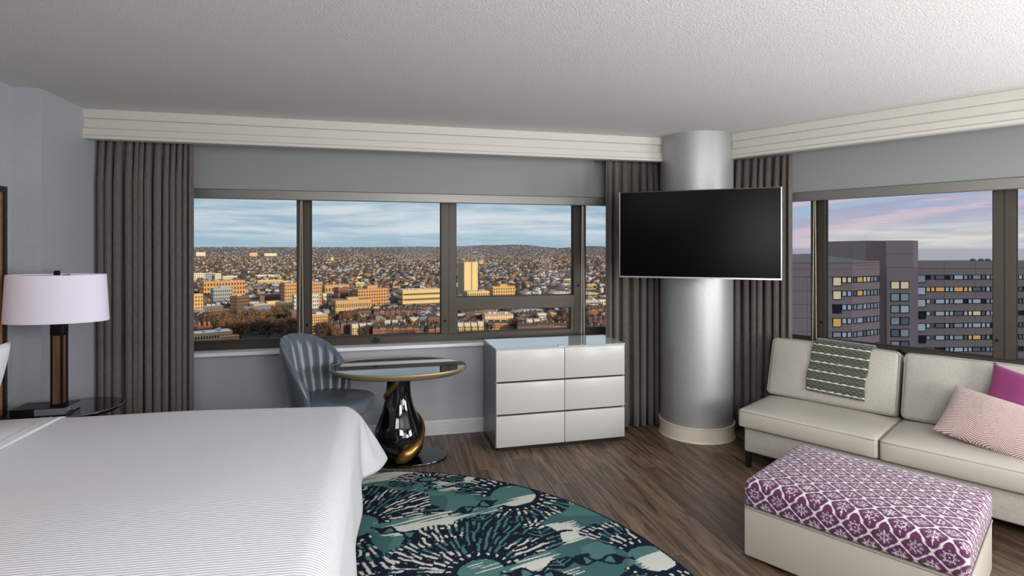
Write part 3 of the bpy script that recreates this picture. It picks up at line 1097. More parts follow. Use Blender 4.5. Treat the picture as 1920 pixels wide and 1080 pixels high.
mb.add(V, Q[:, ::-1])
n1, n2 = len(phis), len(zl)
N = n1 * n2
ed = [i * n2 + n2 - 1 for i in range(n1)]
mb.F += [(ed[i], ed[i + 1], ed[i + 1] + N, ed[i] + N) for i in range(n1 - 1)]
mb.F += [(j, j + 1, j + 1 + N, j + N) for j in range(n2 - 1)]
l0 = (n1 - 1) * n2
mb.F += [(l0 + j, l0 + j + N, l0 + j + 1 + N, l0 + j + 1) for j in range(n2 - 1)]
mb.F += [(i * n2, i * n2 + N, (i + 1) * n2 + N, (i + 1) * n2) for i in range(n1 - 1)]
mb.build('backrest', LEATH, chair, True)
MB().lathe([(0.10, 0.385), (0.10, 0.41)], 24).build('swivel_plate', BLACKM, chair)
MB().tube([(0, 0, 0.06), (0, 0, 0.39)], 0.028, 16).build('post', BLACKM, chair)
for q in range(4):
    a_ = R(45 + 90 * q)
    MB().tube([(0, 0, 0.075), (0.14 * math.cos(a_), 0.14 * math.sin(a_), 0.055), (0.27 * math.cos(a_), 0.27 * math.sin(a_), 0.018)], [0.02, 0.018, 0.014], 10).build('leg', BLACKM, chair)

# ------------------------------------------------------------------ dresser
DW, DD, DT = 1.165, 0.49, 0.862
dr = empty('dresser', (0.905, 4.425, 0), R(1.0), 'white six drawer dresser with grey sides and glass top under the window', 'dresser')
MB().box(0.03, DW - 0.03, 0.035, DD - 0.02, 0, 0.035).build('plinth', BLACKS, dr)
b = MB().box(0, 0.02, 0.02, DD, 0.035, DT - 0.012).box(DW - 0.02, DW, 0.02, DD, 0.035, DT - 0.012).box(0.02, DW - 0.02, 0.02, DD, 0.035, 0.05).box(0.02, DW - 0.02, DD - 0.012, DD, 0.05, DT - 0.012)
b.build('carcass', LACQG, dr)
MB().box(0.02, DW - 0.02, 0.03, 0.04, 0.05, DT - 0.014).build('gap_backing', BLACKS, dr)
MB().box(0.0, DW, 0.0, DD, DT - 0.012, DT - 0.003).build('top_board', LACQ, dr)
MB().box(0.0, DW, 0.001, DD, DT - 0.003, DT + 0.004).build('glass_top', TOPGL, dr)
MB().box(0.0, DW, -0.0005, 0.001, DT - 0.003, DT + 0.004).build('glass_edge', GLEDGE, dr)
rows_z = [(0.042, 0.300), (0.315, 0.573), (0.588, DT - 0.014)]
for (z0, z1) in rows_z:
    for (x0, x1) in ((0.004, DW * 0.518 - 0.0025), (DW * 0.518 + 0.0025, DW - 0.004)):
        rbox('drawer', x1 - x0, 0.024, z1 - z0, 0.002, LACQ, dr, ((x0 + x1) / 2, 0.012, z0), kk=1)
MB().box(0.545, 0.605, -0.004, 0.03, DT + 0.004, DT + 0.007).box(0.545, 0.605, -0.004, -0.0006, DT - 0.010, DT + 0.004).build('top_clip', LACQ, dr)

# ------------------------------------------------------------------ television on an arm in front of the column
tv = empty('television', (2.452, 3.93, 1.454), R(-33.7), 'large black flat television held on an arm before the column', 'television')
TW, TH = 1.234, 0.714
MB().box(-TW / 2 + 0.006, TW / 2 - 0.006, -0.004, 0.0, 0.012, TH - 0.006).build('screen', SCREEN, tv)
bz = MB().box(-TW / 2, -TW / 2 + 0.006, -0.008, 0.028, 0, TH).box(TW / 2 - 0.006, TW / 2, -0.008, 0.028, 0, TH).box(-TW / 2 + 0.006, TW / 2 - 0.006, -0.008, 0.028, 0, 0.012)
bz.build('bezel', SILVER, tv)
MB().box(-TW / 2 + 0.006, TW / 2 - 0.006, -0.006, 0.028, TH - 0.006, TH).build('top_bezel', BLACKS, tv)
rbox('back_shell', TW - 0.02, 0.045, TH - 0.03, 0.018, BLACKS, tv, (0, 0.030, 0.015), kk=3)
MB().box(-0.2, 0.2, 0.052, 0.064, 0.16, 0.56).build('mount_plate', BLACKM, tv)
ar = MB().box(-0.03, 0.03, 0.064, 0.30, 0.32, 0.40).box(-0.06, 0.06, 0.30, 0.372, 0.27, 0.45).tube([(0, 0.2, 0.29), (0, 0.2, 0.43)], 0.035, 14)
ar.build('arm', BLACKM, tv)

# ------------------------------------------------------------------ sofa
sofa = empty('sofa', (CX, CY, 0), RB, 'armless greige sofa with three seat cushions along the right window', 'sofa')
S0, CW = 0.905, 0.93
rbox('base', CW * 3 - 0.02, 0.73, 0.19, 0.018, SOFA, sofa, (S0 + CW * 1.5 + 0.015, -0.575, 0.118), kk=3)
rbox('back_frame', CW * 3 - 0.14, 0.09, 0.46, 0.025, SOFA, sofa, (S0 + CW * 1.5 + 0.06, -0.125, 0.30), kk=3)
for s_ in (S0 + 0.035, S0 + CW * 3 - 0.06):
    for n_ in (-0.92, -0.24):
        MB().box(s_ - 0.0, s_ + 0.036, n_ - 0.018, n_ + 0.018, 0, 0.12).build('leg', BLACKS, sofa)


def loop_rect(w, d, z, r, off=0.0, n=7):
    p = []
    for (cx_, cy_, a0) in ((w / 2 - r, d / 2 - r, 0), (-w / 2 + r, d / 2 - r, 90), (-w / 2 + r, -d / 2 + r, 180), (w / 2 - r, -d / 2 + r, 270)):
        for q in np.linspace(a0, a0 + 90, n):
            p.append((cx_ + r * math.cos(R(q)), cy_ + r * math.sin(R(q)), z))
    return p


CD, CHT = 0.69, 0.135
for i in range(3):
    c = rbox('seat_cushion', CW - 0.008, CD, CHT, 0.022, SOFAV, sofa, (S0 + CW * (i + 0.5), -0.655, 0.318), inner=(18, 14, 3), kk=4,
             fn=puffed(CW, CD, CHT, 0.022, 0.0, 0.012))
    MB().tube(loop_rect(CW - 0.010, CD - 0.002, CHT - 0.012, 0.03), 0.0045, 6, True).build('piping', PIPE, c, True)
    MB().tube(loop_rect(CW - 0.010, CD - 0.002, 0.012, 0.03), 0.0045, 6, True).build('piping', PIPE, c, True)
BH, BT = 0.475, 0.15
LEAN = R(-17)
back_cushions = []
for i in range(3):
    c = rbox('back_cushion', CW - 0.014, BT, BH, 0.03, SOFA, sofa, (S0 + CW * (i + 0.5) + (-0.012 if i == 0 else 0), -0.365, 0.455), (LEAN, 0, 0), inner=(18, 3, 12), kk=4,
             fn=puffed(CW, BT, BH, 0.010, 0.0, 0.040))
    pr = [(x_, -BT / 2 + 0.006, y_ + BH / 2) for (x_, y_, _) in loop_rect(CW - 0.022, BH - 0.008, 0, 0.035)]
    MB().tube(pr, 0.0045, 6, True).build('piping', PIPE, c, True)
    back_cushions.append(c)

# ------------------------------------------------------------------ folded throw over the first back cushion
TWD = 0.40
prof = [(0.105, 0.16), (0.104, 0.30), (0.100, 0.42), (0.088, 0.475), (0.055, 0.500), (0.0, 0.506), (-0.05, 0.500), (-0.083, 0.475), (-0.096, 0.43), (-0.112, 0.36), (-0.124, 0.27), (-0.126, 0.19), (-0.118, 0.11), (-0.106, 0.068)]
pv = np.array(prof)
seg = np.r_[0, np.cumsum(np.hypot(*np.diff(pv, axis=0).T))]
tl = np.arange(0, seg[-1], 0.0045)
py, pz = np.interp(tl, seg, pv[:, 0]), np.interp(tl, seg, pv[:, 1])
kern = np.ones(9) / 9
py = np.convolve(np.pad(py, 4, 'edge'), kern, 'valid')
pz = np.convolve(np.pad(pz, 4, 'edge'), kern, 'valid')
xs = np.arange(-TWD / 2, TWD / 2 + 0.001, 0.0045)
P = np.zeros((len(xs), len(tl), 3))
for i, xx in enumerate(xs):
    sk = -0.03 * (tl - seg[6]).clip(0) / 0.4 + 0.02
    P[i, :, 0] = xx - 0.055 * (pz < 0.48) * (0.48 - pz) * (py < 0) + 0.004 * np.sin(tl * 30)
    P[i, :, 1] = py - 0.006 * (1 - (2 * xx / TWD) ** 8) * (py < 0)
    P[i, :, 2] = pz - 0.035 * (xx / TWD) * 0.3
V, Q = grid(P)
TU, TV = np.meshgrid(xs, seg[-1] - tl, indexing='ij')
u, v = TU.ravel() + TWD / 2, TV.ravel()


def throw_colors(u, v):
    char, green, white = linc((66, 68, 70)), linc((124, 132, 50)), linc((226, 228, 236))
    C = np.tile(char, (len(u), 1))
    C *= (0.85 + 0.3 * (np.sin(v * 1500) > 0))[:, None]
    rowh = 0.0135
    rw = np.floor(v / rowh)
    fv = v / rowh - rw
    ph = (u / 0.046 + 0.5 * (rw % 2) + 0.07 * vnoise(u * 30, rw * 3.1, 3)) % 1.0
    grn = (fv > 0.45) & (ph < 0.55)
    C = np.where(grn[:, None], green * (0.8 + 0.4 * vnoise(u * 200, v * 200, 6))[:, None], C)
    wl = (v - 0.018) / 0.072
    wi = np.floor(wl)
    wf = (wl - wi) * 0.072
    on = (wf < 0.012)
    C = np.where(on[:, None], char, C)
    ph2 = (u / 0.055 + 0.35 * (wi % 2)) % 1.0
    dash = on & (ph2 < 0.52) & (wf > 0.0005)
    thin = on & (ph2 >= 0.52) & (np.abs(wf - 0.006) < 0.0022)
    C = np.where((dash | thin)[:, None], white, C)
    return C


me = bulk('throw_blanket', V, Q, True)
vcol(me, throw_colors(u, v))
THR = mat('woven_throw', (90, 90, 80), 0.9, attr='Col', bump=('noise', 420, 0.5), sheen=0.2)
Mc = Matrix.Translation(Vector((CX, CY, 0))) @ Matrix.Rotation(RB, 4, 'Z') @ Matrix.Translation(Vector((1.44, -0.365, 0.455))) @ Matrix.Rotation(LEAN, 4, 'X')
th = link('throw_blanket', me, THR)
th.matrix_world = Mc
md = th.modifiers.new('thickness', 'SOLIDIFY')
md.thickness = 0.010
md.offset = -1
tag(th, 'charcoal and green woven throw with dashed white lines draped over the sofa back', 'throw')

# ------------------------------------------------------------------ cushions


def lumbar_col(x, z):
    cream, rose = linc((222, 206, 198)), linc((140, 100, 110))
    zz = np.abs(((x + 0.03) / 0.19) % 1.0 - 0.5) * 0.19
    w = np.sin((z + 0.55 * (0.5 - np.abs(zz) / 0.095) * 0.19 + 0.012 * np.sin(x * 24)) * 560 + 500 * 0.55 * zz)
    dots = np.sin(x * 900) * 0.35
    return np.where((w + dots > 0.05)[:, None], cream, rose)


LUMB = mat('chevron_lumbar', (200, 170, 170), 0.9, attr='Col', bump=('noise', 400, 0.4), sheen=0.2)
Mp = Matrix.Translation(Vector((CX, CY, 0))) @ Matrix.Rotation(RB, 4, 'Z')


def put(o, s_, n_, z_, lean, roll, yaw=0):
    o.matrix_world = Mp @ Matrix.Translation(Vector((s_, n_, z_))) @ Matrix.Rotation(yaw, 4, 'Z') @ Matrix.Rotation(lean, 4, 'X') @ Matrix.Rotation(roll, 4, 'Y')


pm = pillow('throw_cushion', 0.50, 0.50, 0.17, MAG, 'plain magenta velvet cushion leaning on the sofa back behind the lumbar pillow', (0, 0, 0), (0, 0, 0), 'cushion', pinch=0.09)
put(pm, 2.535, -0.54, 0.678, R(-24), R(13))
pl = pillow('lumbar_cushion', 0.66, 0.36, 0.16, LUMB, 'rose and cream herringbone lumbar cushion lying against the magenta cushion', (0, 0, 0), (0, 0, 0), 'cushion', col=lumbar_col, n=(300, 220), pinch=0.05)
put(pl, 2.44, -0.70, 0.600, R(-40), R(12), R(-4))

# ------------------------------------------------------------------ ottoman
OW, OD = 0.95, 0.80
ot = empty('ottoman', (0, 0, 0), RB, 'long upholstered ottoman with purple medallion print top before the sofa', 'ottoman')
ot.location = bw(1.958, -1.80)
rbox('base', OW, OD, 0.265, 0.012, SOFAV, ot, (0, 0, 0.022), kk=3)
MB().box(-OW / 2 + 0.06, OW / 2 - 0.06, -OD / 2 + 0.06, OD / 2 - 0.06, 0.0, 0.024).build('plinth', BLACKS, ot)
MB().tube(loop_rect(OW + 0.002, OD + 0.002, 0.287, 0.02), 0.004, 6, True).build('welt', PIPE, ot, True)


def medallion(u, v):
    purple, dark, white = linc((88, 37, 77)), linc((58, 20, 50)), linc((214, 204, 212))
    pu, pv_ = 0.118, 0.062
    best = np.full(len(u), 9.0)
    sec = np.full(len(u), 9.0)
    bx, by = np.zeros(len(u)), np.zeros(len(u))
    r0 = np.round(v / pv_)
    for dr_ in (-1, 0, 1):
        rw = r0 + dr_
        off = 0.5 * (rw % 2)
        c0 = np.round(u / pu - off)
        for dc in (-1, 0, 1):
            cx_, cy_ = (c0 + dc + off) * pu, rw * pv_
            d = np.hypot((u - cx_) * 0.96, v - cy_)
            nb = d < best
            sec = np.where(nb, best, np.minimum(sec, d))
            bx, by = np.where(nb, u - cx_, bx), np.where(nb, v - cy_, by)
            best = np.minimum(best, d)
    th_ = np.arctan2(by, bx)
    C = np.tile(purple, (len(u), 1))
    scal = 0.0565 + 0.0022 * np.abs(np.cos(8 * th_)) - 0.004 * np.cos(4 * th_)
    gapw = sec - best
    lineA = gapw < 0.0066 + 0.0026 * np.cos(8 * th_)
    C = np.where((best > scal - 0.014)[:, None], dark * 0.6 + purple * 0.4, C)
    C = np.where(((best > scal - 0.006) & (np.sin(34 * th_) > 0))[:, None], dark, C)
    fil = (best < 0.030) & ((np.abs(np.sin(4 * th_)) * best < 0.0016) | (np.abs(best - 0.012 - 0.006 * np.abs(np.cos(4 * th_))) < 0.0014) | (np.abs(best - 0.021 - 0.007 * np.cos(8 * th_)) < 0.0014) | (best < 0.003))
    C = np.where(fil[:, None], white, C)
    C = np.where((lineA | (best > scal + 0.002))[:, None], white, C)
    return C


h_c = 0.15
V, Q = rbox_arrays(OW + 0.006, OD + 0.006, h_c, 0.035, (280, 230, 30), 10)
nrm_top = V[:, 2] > h_c / 2 - 0.028
U = np.where(nrm_top, V[:, 0], np.where(np.abs(V[:, 1]) > OD / 2 - 0.03, V[:, 0], V[:, 1] + 0.05))
Vv = np.where(nrm_top, V[:, 1], V[:, 2] + 0.05)
Ccol = medallion(U, Vv)
V = puffed(OW, OD, h_c, 0.028, 0.0, 0.006)(V)
V[:, 2] += h_c / 2
me = bulk('cushion', V, Q, True)
vcol(me, Ccol)
OTT = mat('medallion_print', (110, 54, 98), 0.85, attr='Col', bump=('noise', 380, 0.25), sheen=0.15)
oc = link('cushion', me, OTT, ot, (0, 0, 0.287))
MB().tube(loop_rect(OW - 0.012, OD - 0.012, h_c - 0.018, 0.045), 0.004, 6, True).build('piping', mat('purple_piping', (92, 44, 84), 0.8), oc, True)
CITY = [
    (-305.4, 1165.9, 73.7, 28.0, 36.1, 30.7, 'orange_brick', 'grey_roof', 4, 14, '', 'broad orange brick institutional block with long window rows, behind the grey office block'),
    (-282.2, 1070.6, 30.8, 20.9, 28.3, 28.8, 'grey_conc', 'pale_roof', 4, 9, 'pent', 'blue grey office block in shade standing before the broad orange block'),
    (-269.7, 875.0, 25.0, 16.5, 32.8, 27.1, 'yellow_brick', 'pale_roof', 6, 7, '', 'tall yellow apartment block cut by the left curtain edge'),
    (-250.6, 896.9, 29.1, 18.9, 13.4, 23.6, 'dark_stone', 'pale_roof', 2, 8, '', 'low dark stone building right beside the tall yellow apartment block'),
    (-214.4, 909.9, 21.3, 16.0, 26.6, 51.3, 'brown_brick', 'dark_roof', 5, 10, '', 'shaded brown brick slab turned away from the sun, right of the grey office block'),
    (-167.0, 898.4, 54.6, 28.0, 15.2, 22.5, 'yellow_stone', 'pale_roof', 2, 18, 'pent', 'long ornate yellow stone building with roof pavilion above the bare park trees'),
    (-193.9, 1033.9, 38.7, 25.6, 17.6, 20.6, 'brown_brick', 'dark_roof', 2, 10, '', 'low reddish brown brick block behind the ornate yellow stone building'),
    (-128.7, 933.2, 57.1, 28.0, 44.5, 21.9, 'orange_brick', 'grey_roof', 8, 16, '', 'tallest orange brick slab seen on both sides of the chained mullion'),
    (-107.2, 815.9, 32.2, 20.9, 34.8, 15.5, 'pale_glass', 'pale_roof', 6, 12, '', 'pale glassy block standing in front of the tallest orange brick slab'),
    (-534.2, 1781.6, 35.0, 23.4, 25.0, 28.7, 'white_conc', 'pale_roof', 5, 6, '', 'white banded slab by the left curtain, behind the broad orange block'),
    (-506.5, 1797.6, 25.6, 17.1, 25.4, 27.7, 'grey_conc', 'pale_roof', 4, 5, '', 'grey pair block beside the white banded slab'),
    (-474.8, 1760.7, 16.8, 11.2, 25.0, 27.1, 'white_conc', 'pale_roof', 4, 4, '', 'narrow white block above the broad orange block roof'),
    (-452.1, 1790.5, 39.8, 26.7, 15.9, 26.2, 'white_conc', 'grey_roof', 3, 8, '', 'low white row block above the broad orange block roof'),
    (-296.1, 1568.1, 62.3, 28.0, 14.1, 20.7, 'yellow_stone', 'pale_roof', 2, 14, '', 'long pale yellow block two storeys tall in the middle distance'),
    (-392.8, 1986.9, 56.7, 28.0, 8.9, 21.2, 'white_conc', 'pale_roof', 1, 8, '', 'thin pale flat shed behind the long pale yellow block'),
    (-164.3, 589.8, 32.7, 21.5, 17.9, 25.6, 'yellow_stone', 'snow_roof', 3, 14, '', 'flat white roofed hall at the lower left window corner'),
    (-144.0, 573.2, 15.2, 10.1, 15.2, 24.1, 'orange_brick', 'orange_roof', 2, 6, '', 'low orange brick annex right of the flat white roofed hall'),
    (-189.2, 650.9, 14.2, 10.0, 15.4, 28.2, 'red_brick', 'dark_roof', 3, 6, 'chim', 'red brick house with chimneys behind the flat white roofed hall'),
    (-94.3, 706.3, 33.7, 22.9, 23.6, 21.6, 'brown_brick', 'grey_roof', 5, 12, '', 'dark brown apartment block half hidden by the chained mullion'),
    (-2092.4, 7081.8, 96.6, 28.0, 50.0, 26.5, 'white_conc', 'pale_roof', 4, 4, '', 'pale high rise pair far off below the horizon by the curtain'),
    (-1488.3, 6939.2, 83.9, 28.0, 43.8, 22.1, 'yellow_stone', 'pale_roof', 4, 4, '', 'distant cream slab centred in the leftmost pane below the horizon'),
    (-1293.9, 6897.7, 134.7, 28.0, 37.5, 20.6, 'white_conc', 'pale_roof', 3, 6, '', 'distant wide cream slab right of centre in the leftmost pane'),
    (-92.9, 1125.6, 47.3, 28.0, 27.8, 22.7, 'orange_brick', 'grey_roof', 2, 8, '', 'orange brick hall with one tall dark opening right of the chained mullion'),
    (-71.3, 992.7, 20.8, 15.4, 31.2, 34.1, 'brown_brick', 'dark_roof', 3, 6, '', 'dark brown brick gable block against the orange brick hall'),
    (-98.8, 1030.7, 15.3, 10.3, 18.1, 17.5, 'white_conc', 'pale_roof', 2, 5, '', 'small white framed block in front of the orange brick hall'),
    (-47.1, 845.2, 50.5, 28.0, 23.3, 17.2, 'tan_brick', 'grey_roof', 2, 16, 'pent', 'long tan brick school with rooftop box, second pane'),
    (-73.9, 677.2, 18.4, 11.9, 21.7, 14.2, 'orange_brick', 'snow_roof', 6, 8, '', 'orange brick apartment block with even window dots above the chair back'),
    (-21.4, 933.7, 51.9, 28.0, 32.8, 23.3, 'orange_brick', 'grey_roof', 6, 12, 'pent', 'tall orange brick block with shaded side wing in the second pane'),
    (-57.3, 1406.0, 22.4, 15.0, 14.5, 14.3, 'yellow_stone', 'pale_roof', 2, 6, '', 'small pale yellow block behind the tall orange brick block'),
    (61.1, 948.3, 68.8, 28.0, 29.5, 14.3, 'yellow_stone', 'pale_roof', 3, 12, 'band', 'wide cream concrete complex with dark window bands left of the centre mullion'),
    (64.1, 1537.7, 17.4, 11.5, 11.8, 7.6, 'red_brick', 'dark_roof', 1, 4, '', 'small red brick box far above the cream concrete complex'),
    (29.1, 1298.1, 18.0, 11.9, 11.1, 8.7, 'orange_brick', 'dark_roof', 2, 4, '', 'small orange brick block behind the cream complex left end'),
    (-4.2, 834.4, 10.2, 10.0, 5.5, 10.3, 'orange_brick', 'dark_roof', 1, 3, '', 'tiny orange shed among the dark row house roofs'),
    (60.2, 662.5, 17.4, 11.5, 16.6, 4.8, 'brown_brick', 'dark_roof', 4, 8, '', 'dark purple brown apartment block beside the centre mullion'),
    (163.1, 1075.4, 31.8, 23.8, 71.9, 24.4, 'tower_pale', 'pale_roof', 22, 9, 'mast', 'slender high rise tower with rooftop masts in the third pane'),
    (175.6, 1038.8, 42.6, 28.0, 17.2, 2.4, 'yellow_stone', 'pale_roof', 2, 10, '', 'cream podium building at the foot of the high rise tower'),
    (227.9, 1049.3, 44.0, 28.0, 24.7, 1.7, 'yellow_brick', 'orange_roof', 4, 9, 'pent', 'yellow apartment block right of the high rise tower'),
    (144.9, 696.5, 37.1, 24.5, 14.3, -1.7, 'tan_brick', 'pale_roof', 3, 12, '', 'tan brick block with bright white windows under the transom'),
    (99.4, 694.2, 17.8, 11.8, 8.1, 1.9, 'orange_brick', 'dark_roof', 2, 7, '', 'orange brick school end beside the centre mullion under the transom'),
    (541.6, 3066.6, 22.1, 14.5, 27.3, -0.0, 'yellow_stone', 'pale_roof', 4, 2, '', 'distant stone bell tower right of the high rise tower top'),
    (382.2, 1611.3, 13.0, 10.0, 16.1, -3.3, 'red_brick', 'dark_roof', 3, 2, '', 'stubby dark red water tower in the third pane'),
    (208.3, 708.1, 13.9, 10.0, 11.4, -4.4, 'white_conc', 'pale_roof', 3, 6, '', 'white block with blank front in the small lower pane'),
    (220.9, 699.1, 7.3, 10.0, 12.8, -5.5, 'orange_brick', 'pale_roof', 4, 3, '', 'narrow orange end block beside the white block in the lower pane'),
    (502.2, 1439.6, 29.4, 19.4, 13.2, -9.2, 'yellow_brick', 'pale_roof', 2, 6, '', 'yellow block at the right edge of the third pane'),
    (361.7, 1075.2, 44.7, 28.0, 7.6, -8.6, 'yellow_stone', 'pale_roof', 1, 12, '', 'long low cream sheds just above the transom right end'),
    (236.9, 674.8, 7.7, 10.0, 15.2, -7.3, 'dark_stone', 'dark_roof', 4, 4, '', 'dark stone block against the right mullion in the lower pane'),
    (483.3, 1225.7, 21.9, 14.4, 12.7, -11.5, 'yellow_brick', 'pale_roof', 2, 5, '', 'yellow corner block in the narrow last pane'),
    (399.1, 1013.5, 30.3, 20.0, 10.4, -11.5, 'yellow_stone', 'pale_roof', 1, 8, '', 'long bright yellow hall in the narrow last pane'),
    (348.1, 830.2, 14.0, 10.0, 15.5, -12.7, 'white_conc', 'pale_roof', 3, 4, '', 'white block by the curtain in the narrow last pane'),
    (323.6, 824.1, 23.1, 15.3, 16.1, -11.4, 'pale_glass', 'pale_roof', 3, 8, 'band', 'pale blue banded block in the narrow last pane'),
    (266.1, 662.8, 6.6, 10.0, 4.8, -11.9, 'orange_brick', 'dark_roof', 1, 3, '', 'little orange house low in the narrow last pane'),
]
HOUSE_ROWS = [(-72.8, 662.0, -37.2, 678.2, 'dark'), (-36.8, 649.5, -11.4, 655.5, 'cream'), (-11.7, 672.2, 0.7, 686.8, 'grey'), (0.7, 673.6, 27.0, 671.7, 'cream'), (34.4, 692.6, 53.3, 688.1, 'cream'), (83.5, 633.1, 114.4, 629.9, 'cream'), (122.3, 644.9, 144.8, 639.6, 'orange'), (169.3, 647.1, 196.6, 645.1, 'cream'), (-56.1, 780.4, -14.1, 805.6, 'dark'), (-13.9, 793.5, 53.6, 802.1, 'dark'), (12.3, 824.7, 84.7, 834.5, 'dark'), (101.7, 754.6, 134.5, 770.6, 'dark'), (169.9, 705.4, 203.2, 719.3, 'dark'), (280.9, 736.1, 319.6, 752.2, 'dark'), (204.3, 638.8, 233.3, 650.4, 'dark'), (240.5, 630.3, 272.5, 641.2, 'dark'), (-237.3, 812.1, -208.3, 827.6, 'dark'), (149.9, 609.5, 206.2, 604.2, 'dark'), (46.7, 610.9, 62.4, 614.6, 'dark'), (-11.0, 628.2, 47.5, 621.9, 'dark'), (220.4, 577.4, 246.0, 579.0, 'dark')]
PARK_TREES = [(-194.6, 715.3), (-199.3, 761.9), (-182.5, 730.0), (-181.4, 757.7), (-161.6, 699.1), (-177.4, 787.2), (-178.0, 820.5), (-158.2, 752.3), (-139.6, 685.7), (-153.2, 781.5), (-136.1, 719.0), (-147.0, 813.2), (-132.2, 756.0), (-117.1, 697.0), (-124.9, 774.8), (-106.0, 694.4), (-148.6, 679.8), (-153.1, 650.7), (-124.6, 644.0), (-111.3, 655.6), (-96.7, 623.4), (-177.7, 694.7), (-200.8, 716.8), (-220.2, 797.3), (-198.2, 813.9), (-72.1, 732.0), (-61.4, 759.9), (-47.0, 726.0), (-36.0, 743.5), (-25.4, 711.4), (-13.1, 748.5), (-4.1, 645.8), (-16.9, 633.3), (-51.8, 641.6), (-64.3, 652.1), (33.9, 644.8), (42.4, 634.8), (57.4, 631.3), (20.0, 648.1), (103.8, 671.6), (125.0, 715.9), (106.1, 644.4), (156.5, 650.1), (161.9, 631.3), (186.1, 671.1), (195.3, 632.0), (222.2, 672.5), (211.5, 619.6), (252.3, 655.5), (245.5, 611.6), (286.5, 688.6), (300.6, 770.0), (321.3, 778.8), (82.3, 658.7), (232.5, 660.2)]

# ------------------------------------------------------------------ the city (camera level is about 100 m above the streets)
GZ = -98.3
BR = {
    'orange_brick': mat('orange_brick', (190, 144, 98), 0.9), 'grey_conc': mat('grey_concrete', (150, 156, 166), 0.9), 'yellow_brick': mat('yellow_brick', (204, 164, 104), 0.9),
    'dark_stone': mat('dark_stone', (112, 104, 100), 0.9), 'brown_brick': mat('brown_brick', (120, 92, 82), 0.9), 'yellow_stone': mat('yellow_stone', (208, 182, 128), 0.9),
    'pale_glass': mat('pale_curtain_glass', (176, 184, 180), 0.5), 'white_conc': mat('white_concrete', (214, 208, 190), 0.9), 'red_brick': mat('red_brick', (156, 106, 84), 0.9),
    'tan_brick': mat('tan_brick', (186, 154, 114), 0.9), 'tower_pale': mat('tower_precast', (206, 188, 148), 0.9),
}
RF = {
    'grey_roof': mat('gravel_roof', (118, 124, 134), 0.95), 'pale_roof': mat('pale_roof', (178, 184, 192), 0.9), 'dark_roof': mat('tar_roof', (62, 64, 72), 0.95),
    'snow_roof': mat('white_membrane_roof', (212, 218, 226), 0.9), 'orange_roof': mat('orange_deck_roof', (186, 128, 84), 0.9),
}
DKW = mat('city_window', (52, 56, 64), 0.35)
WHW = mat('city_window_white', (226, 224, 214), 0.5)
GROUND = mat('city_ground', (70, 66, 66), 0.95, vary=((52, 48, 46), 0.02, 0.35, 0.65, (1, 1, 1)))
gd = MB()
gv = [(60 * math.cos(q) * 500, 60 * math.sin(q) * 500, GZ) for q in np.linspace(0, 2 * math.pi, 64, endpoint=False)]
gd.add(gv + [(x_, y_, GZ - 30) for x_, y_, _ in gv], [tuple(range(64)), tuple(range(64, 128))[::-1]] + [(i, i + 64, (i + 1) % 64 + 64, (i + 1) % 64) for i in range(64)])
struct(gd.build('ground', GROUND), 'city ground far below the window')

# low wooded hills along the horizon: azimuth, crest slope
HP = [(-40, 0.0009), (-19.57, 0.0009), (-14.57, 0.0015), (-11.88, 0.0012), (-8.1, 0.0009), (-4.11, 0.0013), (-1.0, 0.0011), (2.2, 0.0023), (3.82, 0.0025), (5.47, 0.0017), (7.12, 0.0025), (8.79, 0.0037), (10.18, 0.0055), (11.58, 0.0050), (13.15, 0.0062), (14.66, 0.0055), (16.06, 0.0031), (17.45, 0.0004), (18.29, -0.0004), (19.67, 0.0015), (20.89, 0.0033), (21.88, 0.0036), (23.02, 0.0023), (26.5, 0.0009), (29, 0.0004), (31, -0.006), (70, -0.0085)]
az = np.linspace(-40, 31.2, 400)
cr = np.interp(az, [h_[0] for h_ in HP], [h_[1] for h_ in HP])
kern = np.hanning(9)
cr = np.convolve(np.pad(cr, 4, 'edge'), kern / kern.sum(), 'valid')
rs = np.array([8200, 9200, 10200, 11200, 12400, 13800])
P = np.zeros((len(az), len(rs), 3))
for j, rr_ in enumerate(rs):
    f = [0, 0.25, 0.52, 0.8, 1.0, 0.8][j]
    top = 1.7 + cr * 12000 + 3 * (vnoise(az * 9, az * 0 + j, 3) - 0.5)
    z = GZ - 1 + (top - GZ) * f + (6 * (vnoise(az * 2.2 + 40, az * 0 + j * 3, 5) - 0.5) if 0 < f < 1 else 0)
    P[:, j] = np.stack([rr_ * np.sin(np.radians(az)), rr_ * np.cos(np.radians(az)), z], -1)
V, Q = grid(P)
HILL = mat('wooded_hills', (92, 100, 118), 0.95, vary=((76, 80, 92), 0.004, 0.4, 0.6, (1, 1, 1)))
struct(link('hills', bulk('hills', V, Q[:, ::-1], True), HILL), 'low wooded hills along the horizon')


# water sheet added behind the neighbouring wing: it mirrors the sky below the horizon
WATER = mat('sky_mirror_water', (60, 70, 78), 0.12, spec=0.6)
aw = np.radians(np.linspace(31, 110, 80))
rw = np.array([700, 1500, 4000, 12000, 150000])
P = np.stack([np.outer(np.sin(aw), rw), np.outer(np.cos(aw), rw), np.full((80, 5), GZ + 0.6)], -1)
V, Q = grid(P)
struct(link('sky_mirror', bulk('sky_mirror', V, Q[:, ::-1]), WATER), 'added water sheet mirroring the sky beyond the hotel wing')


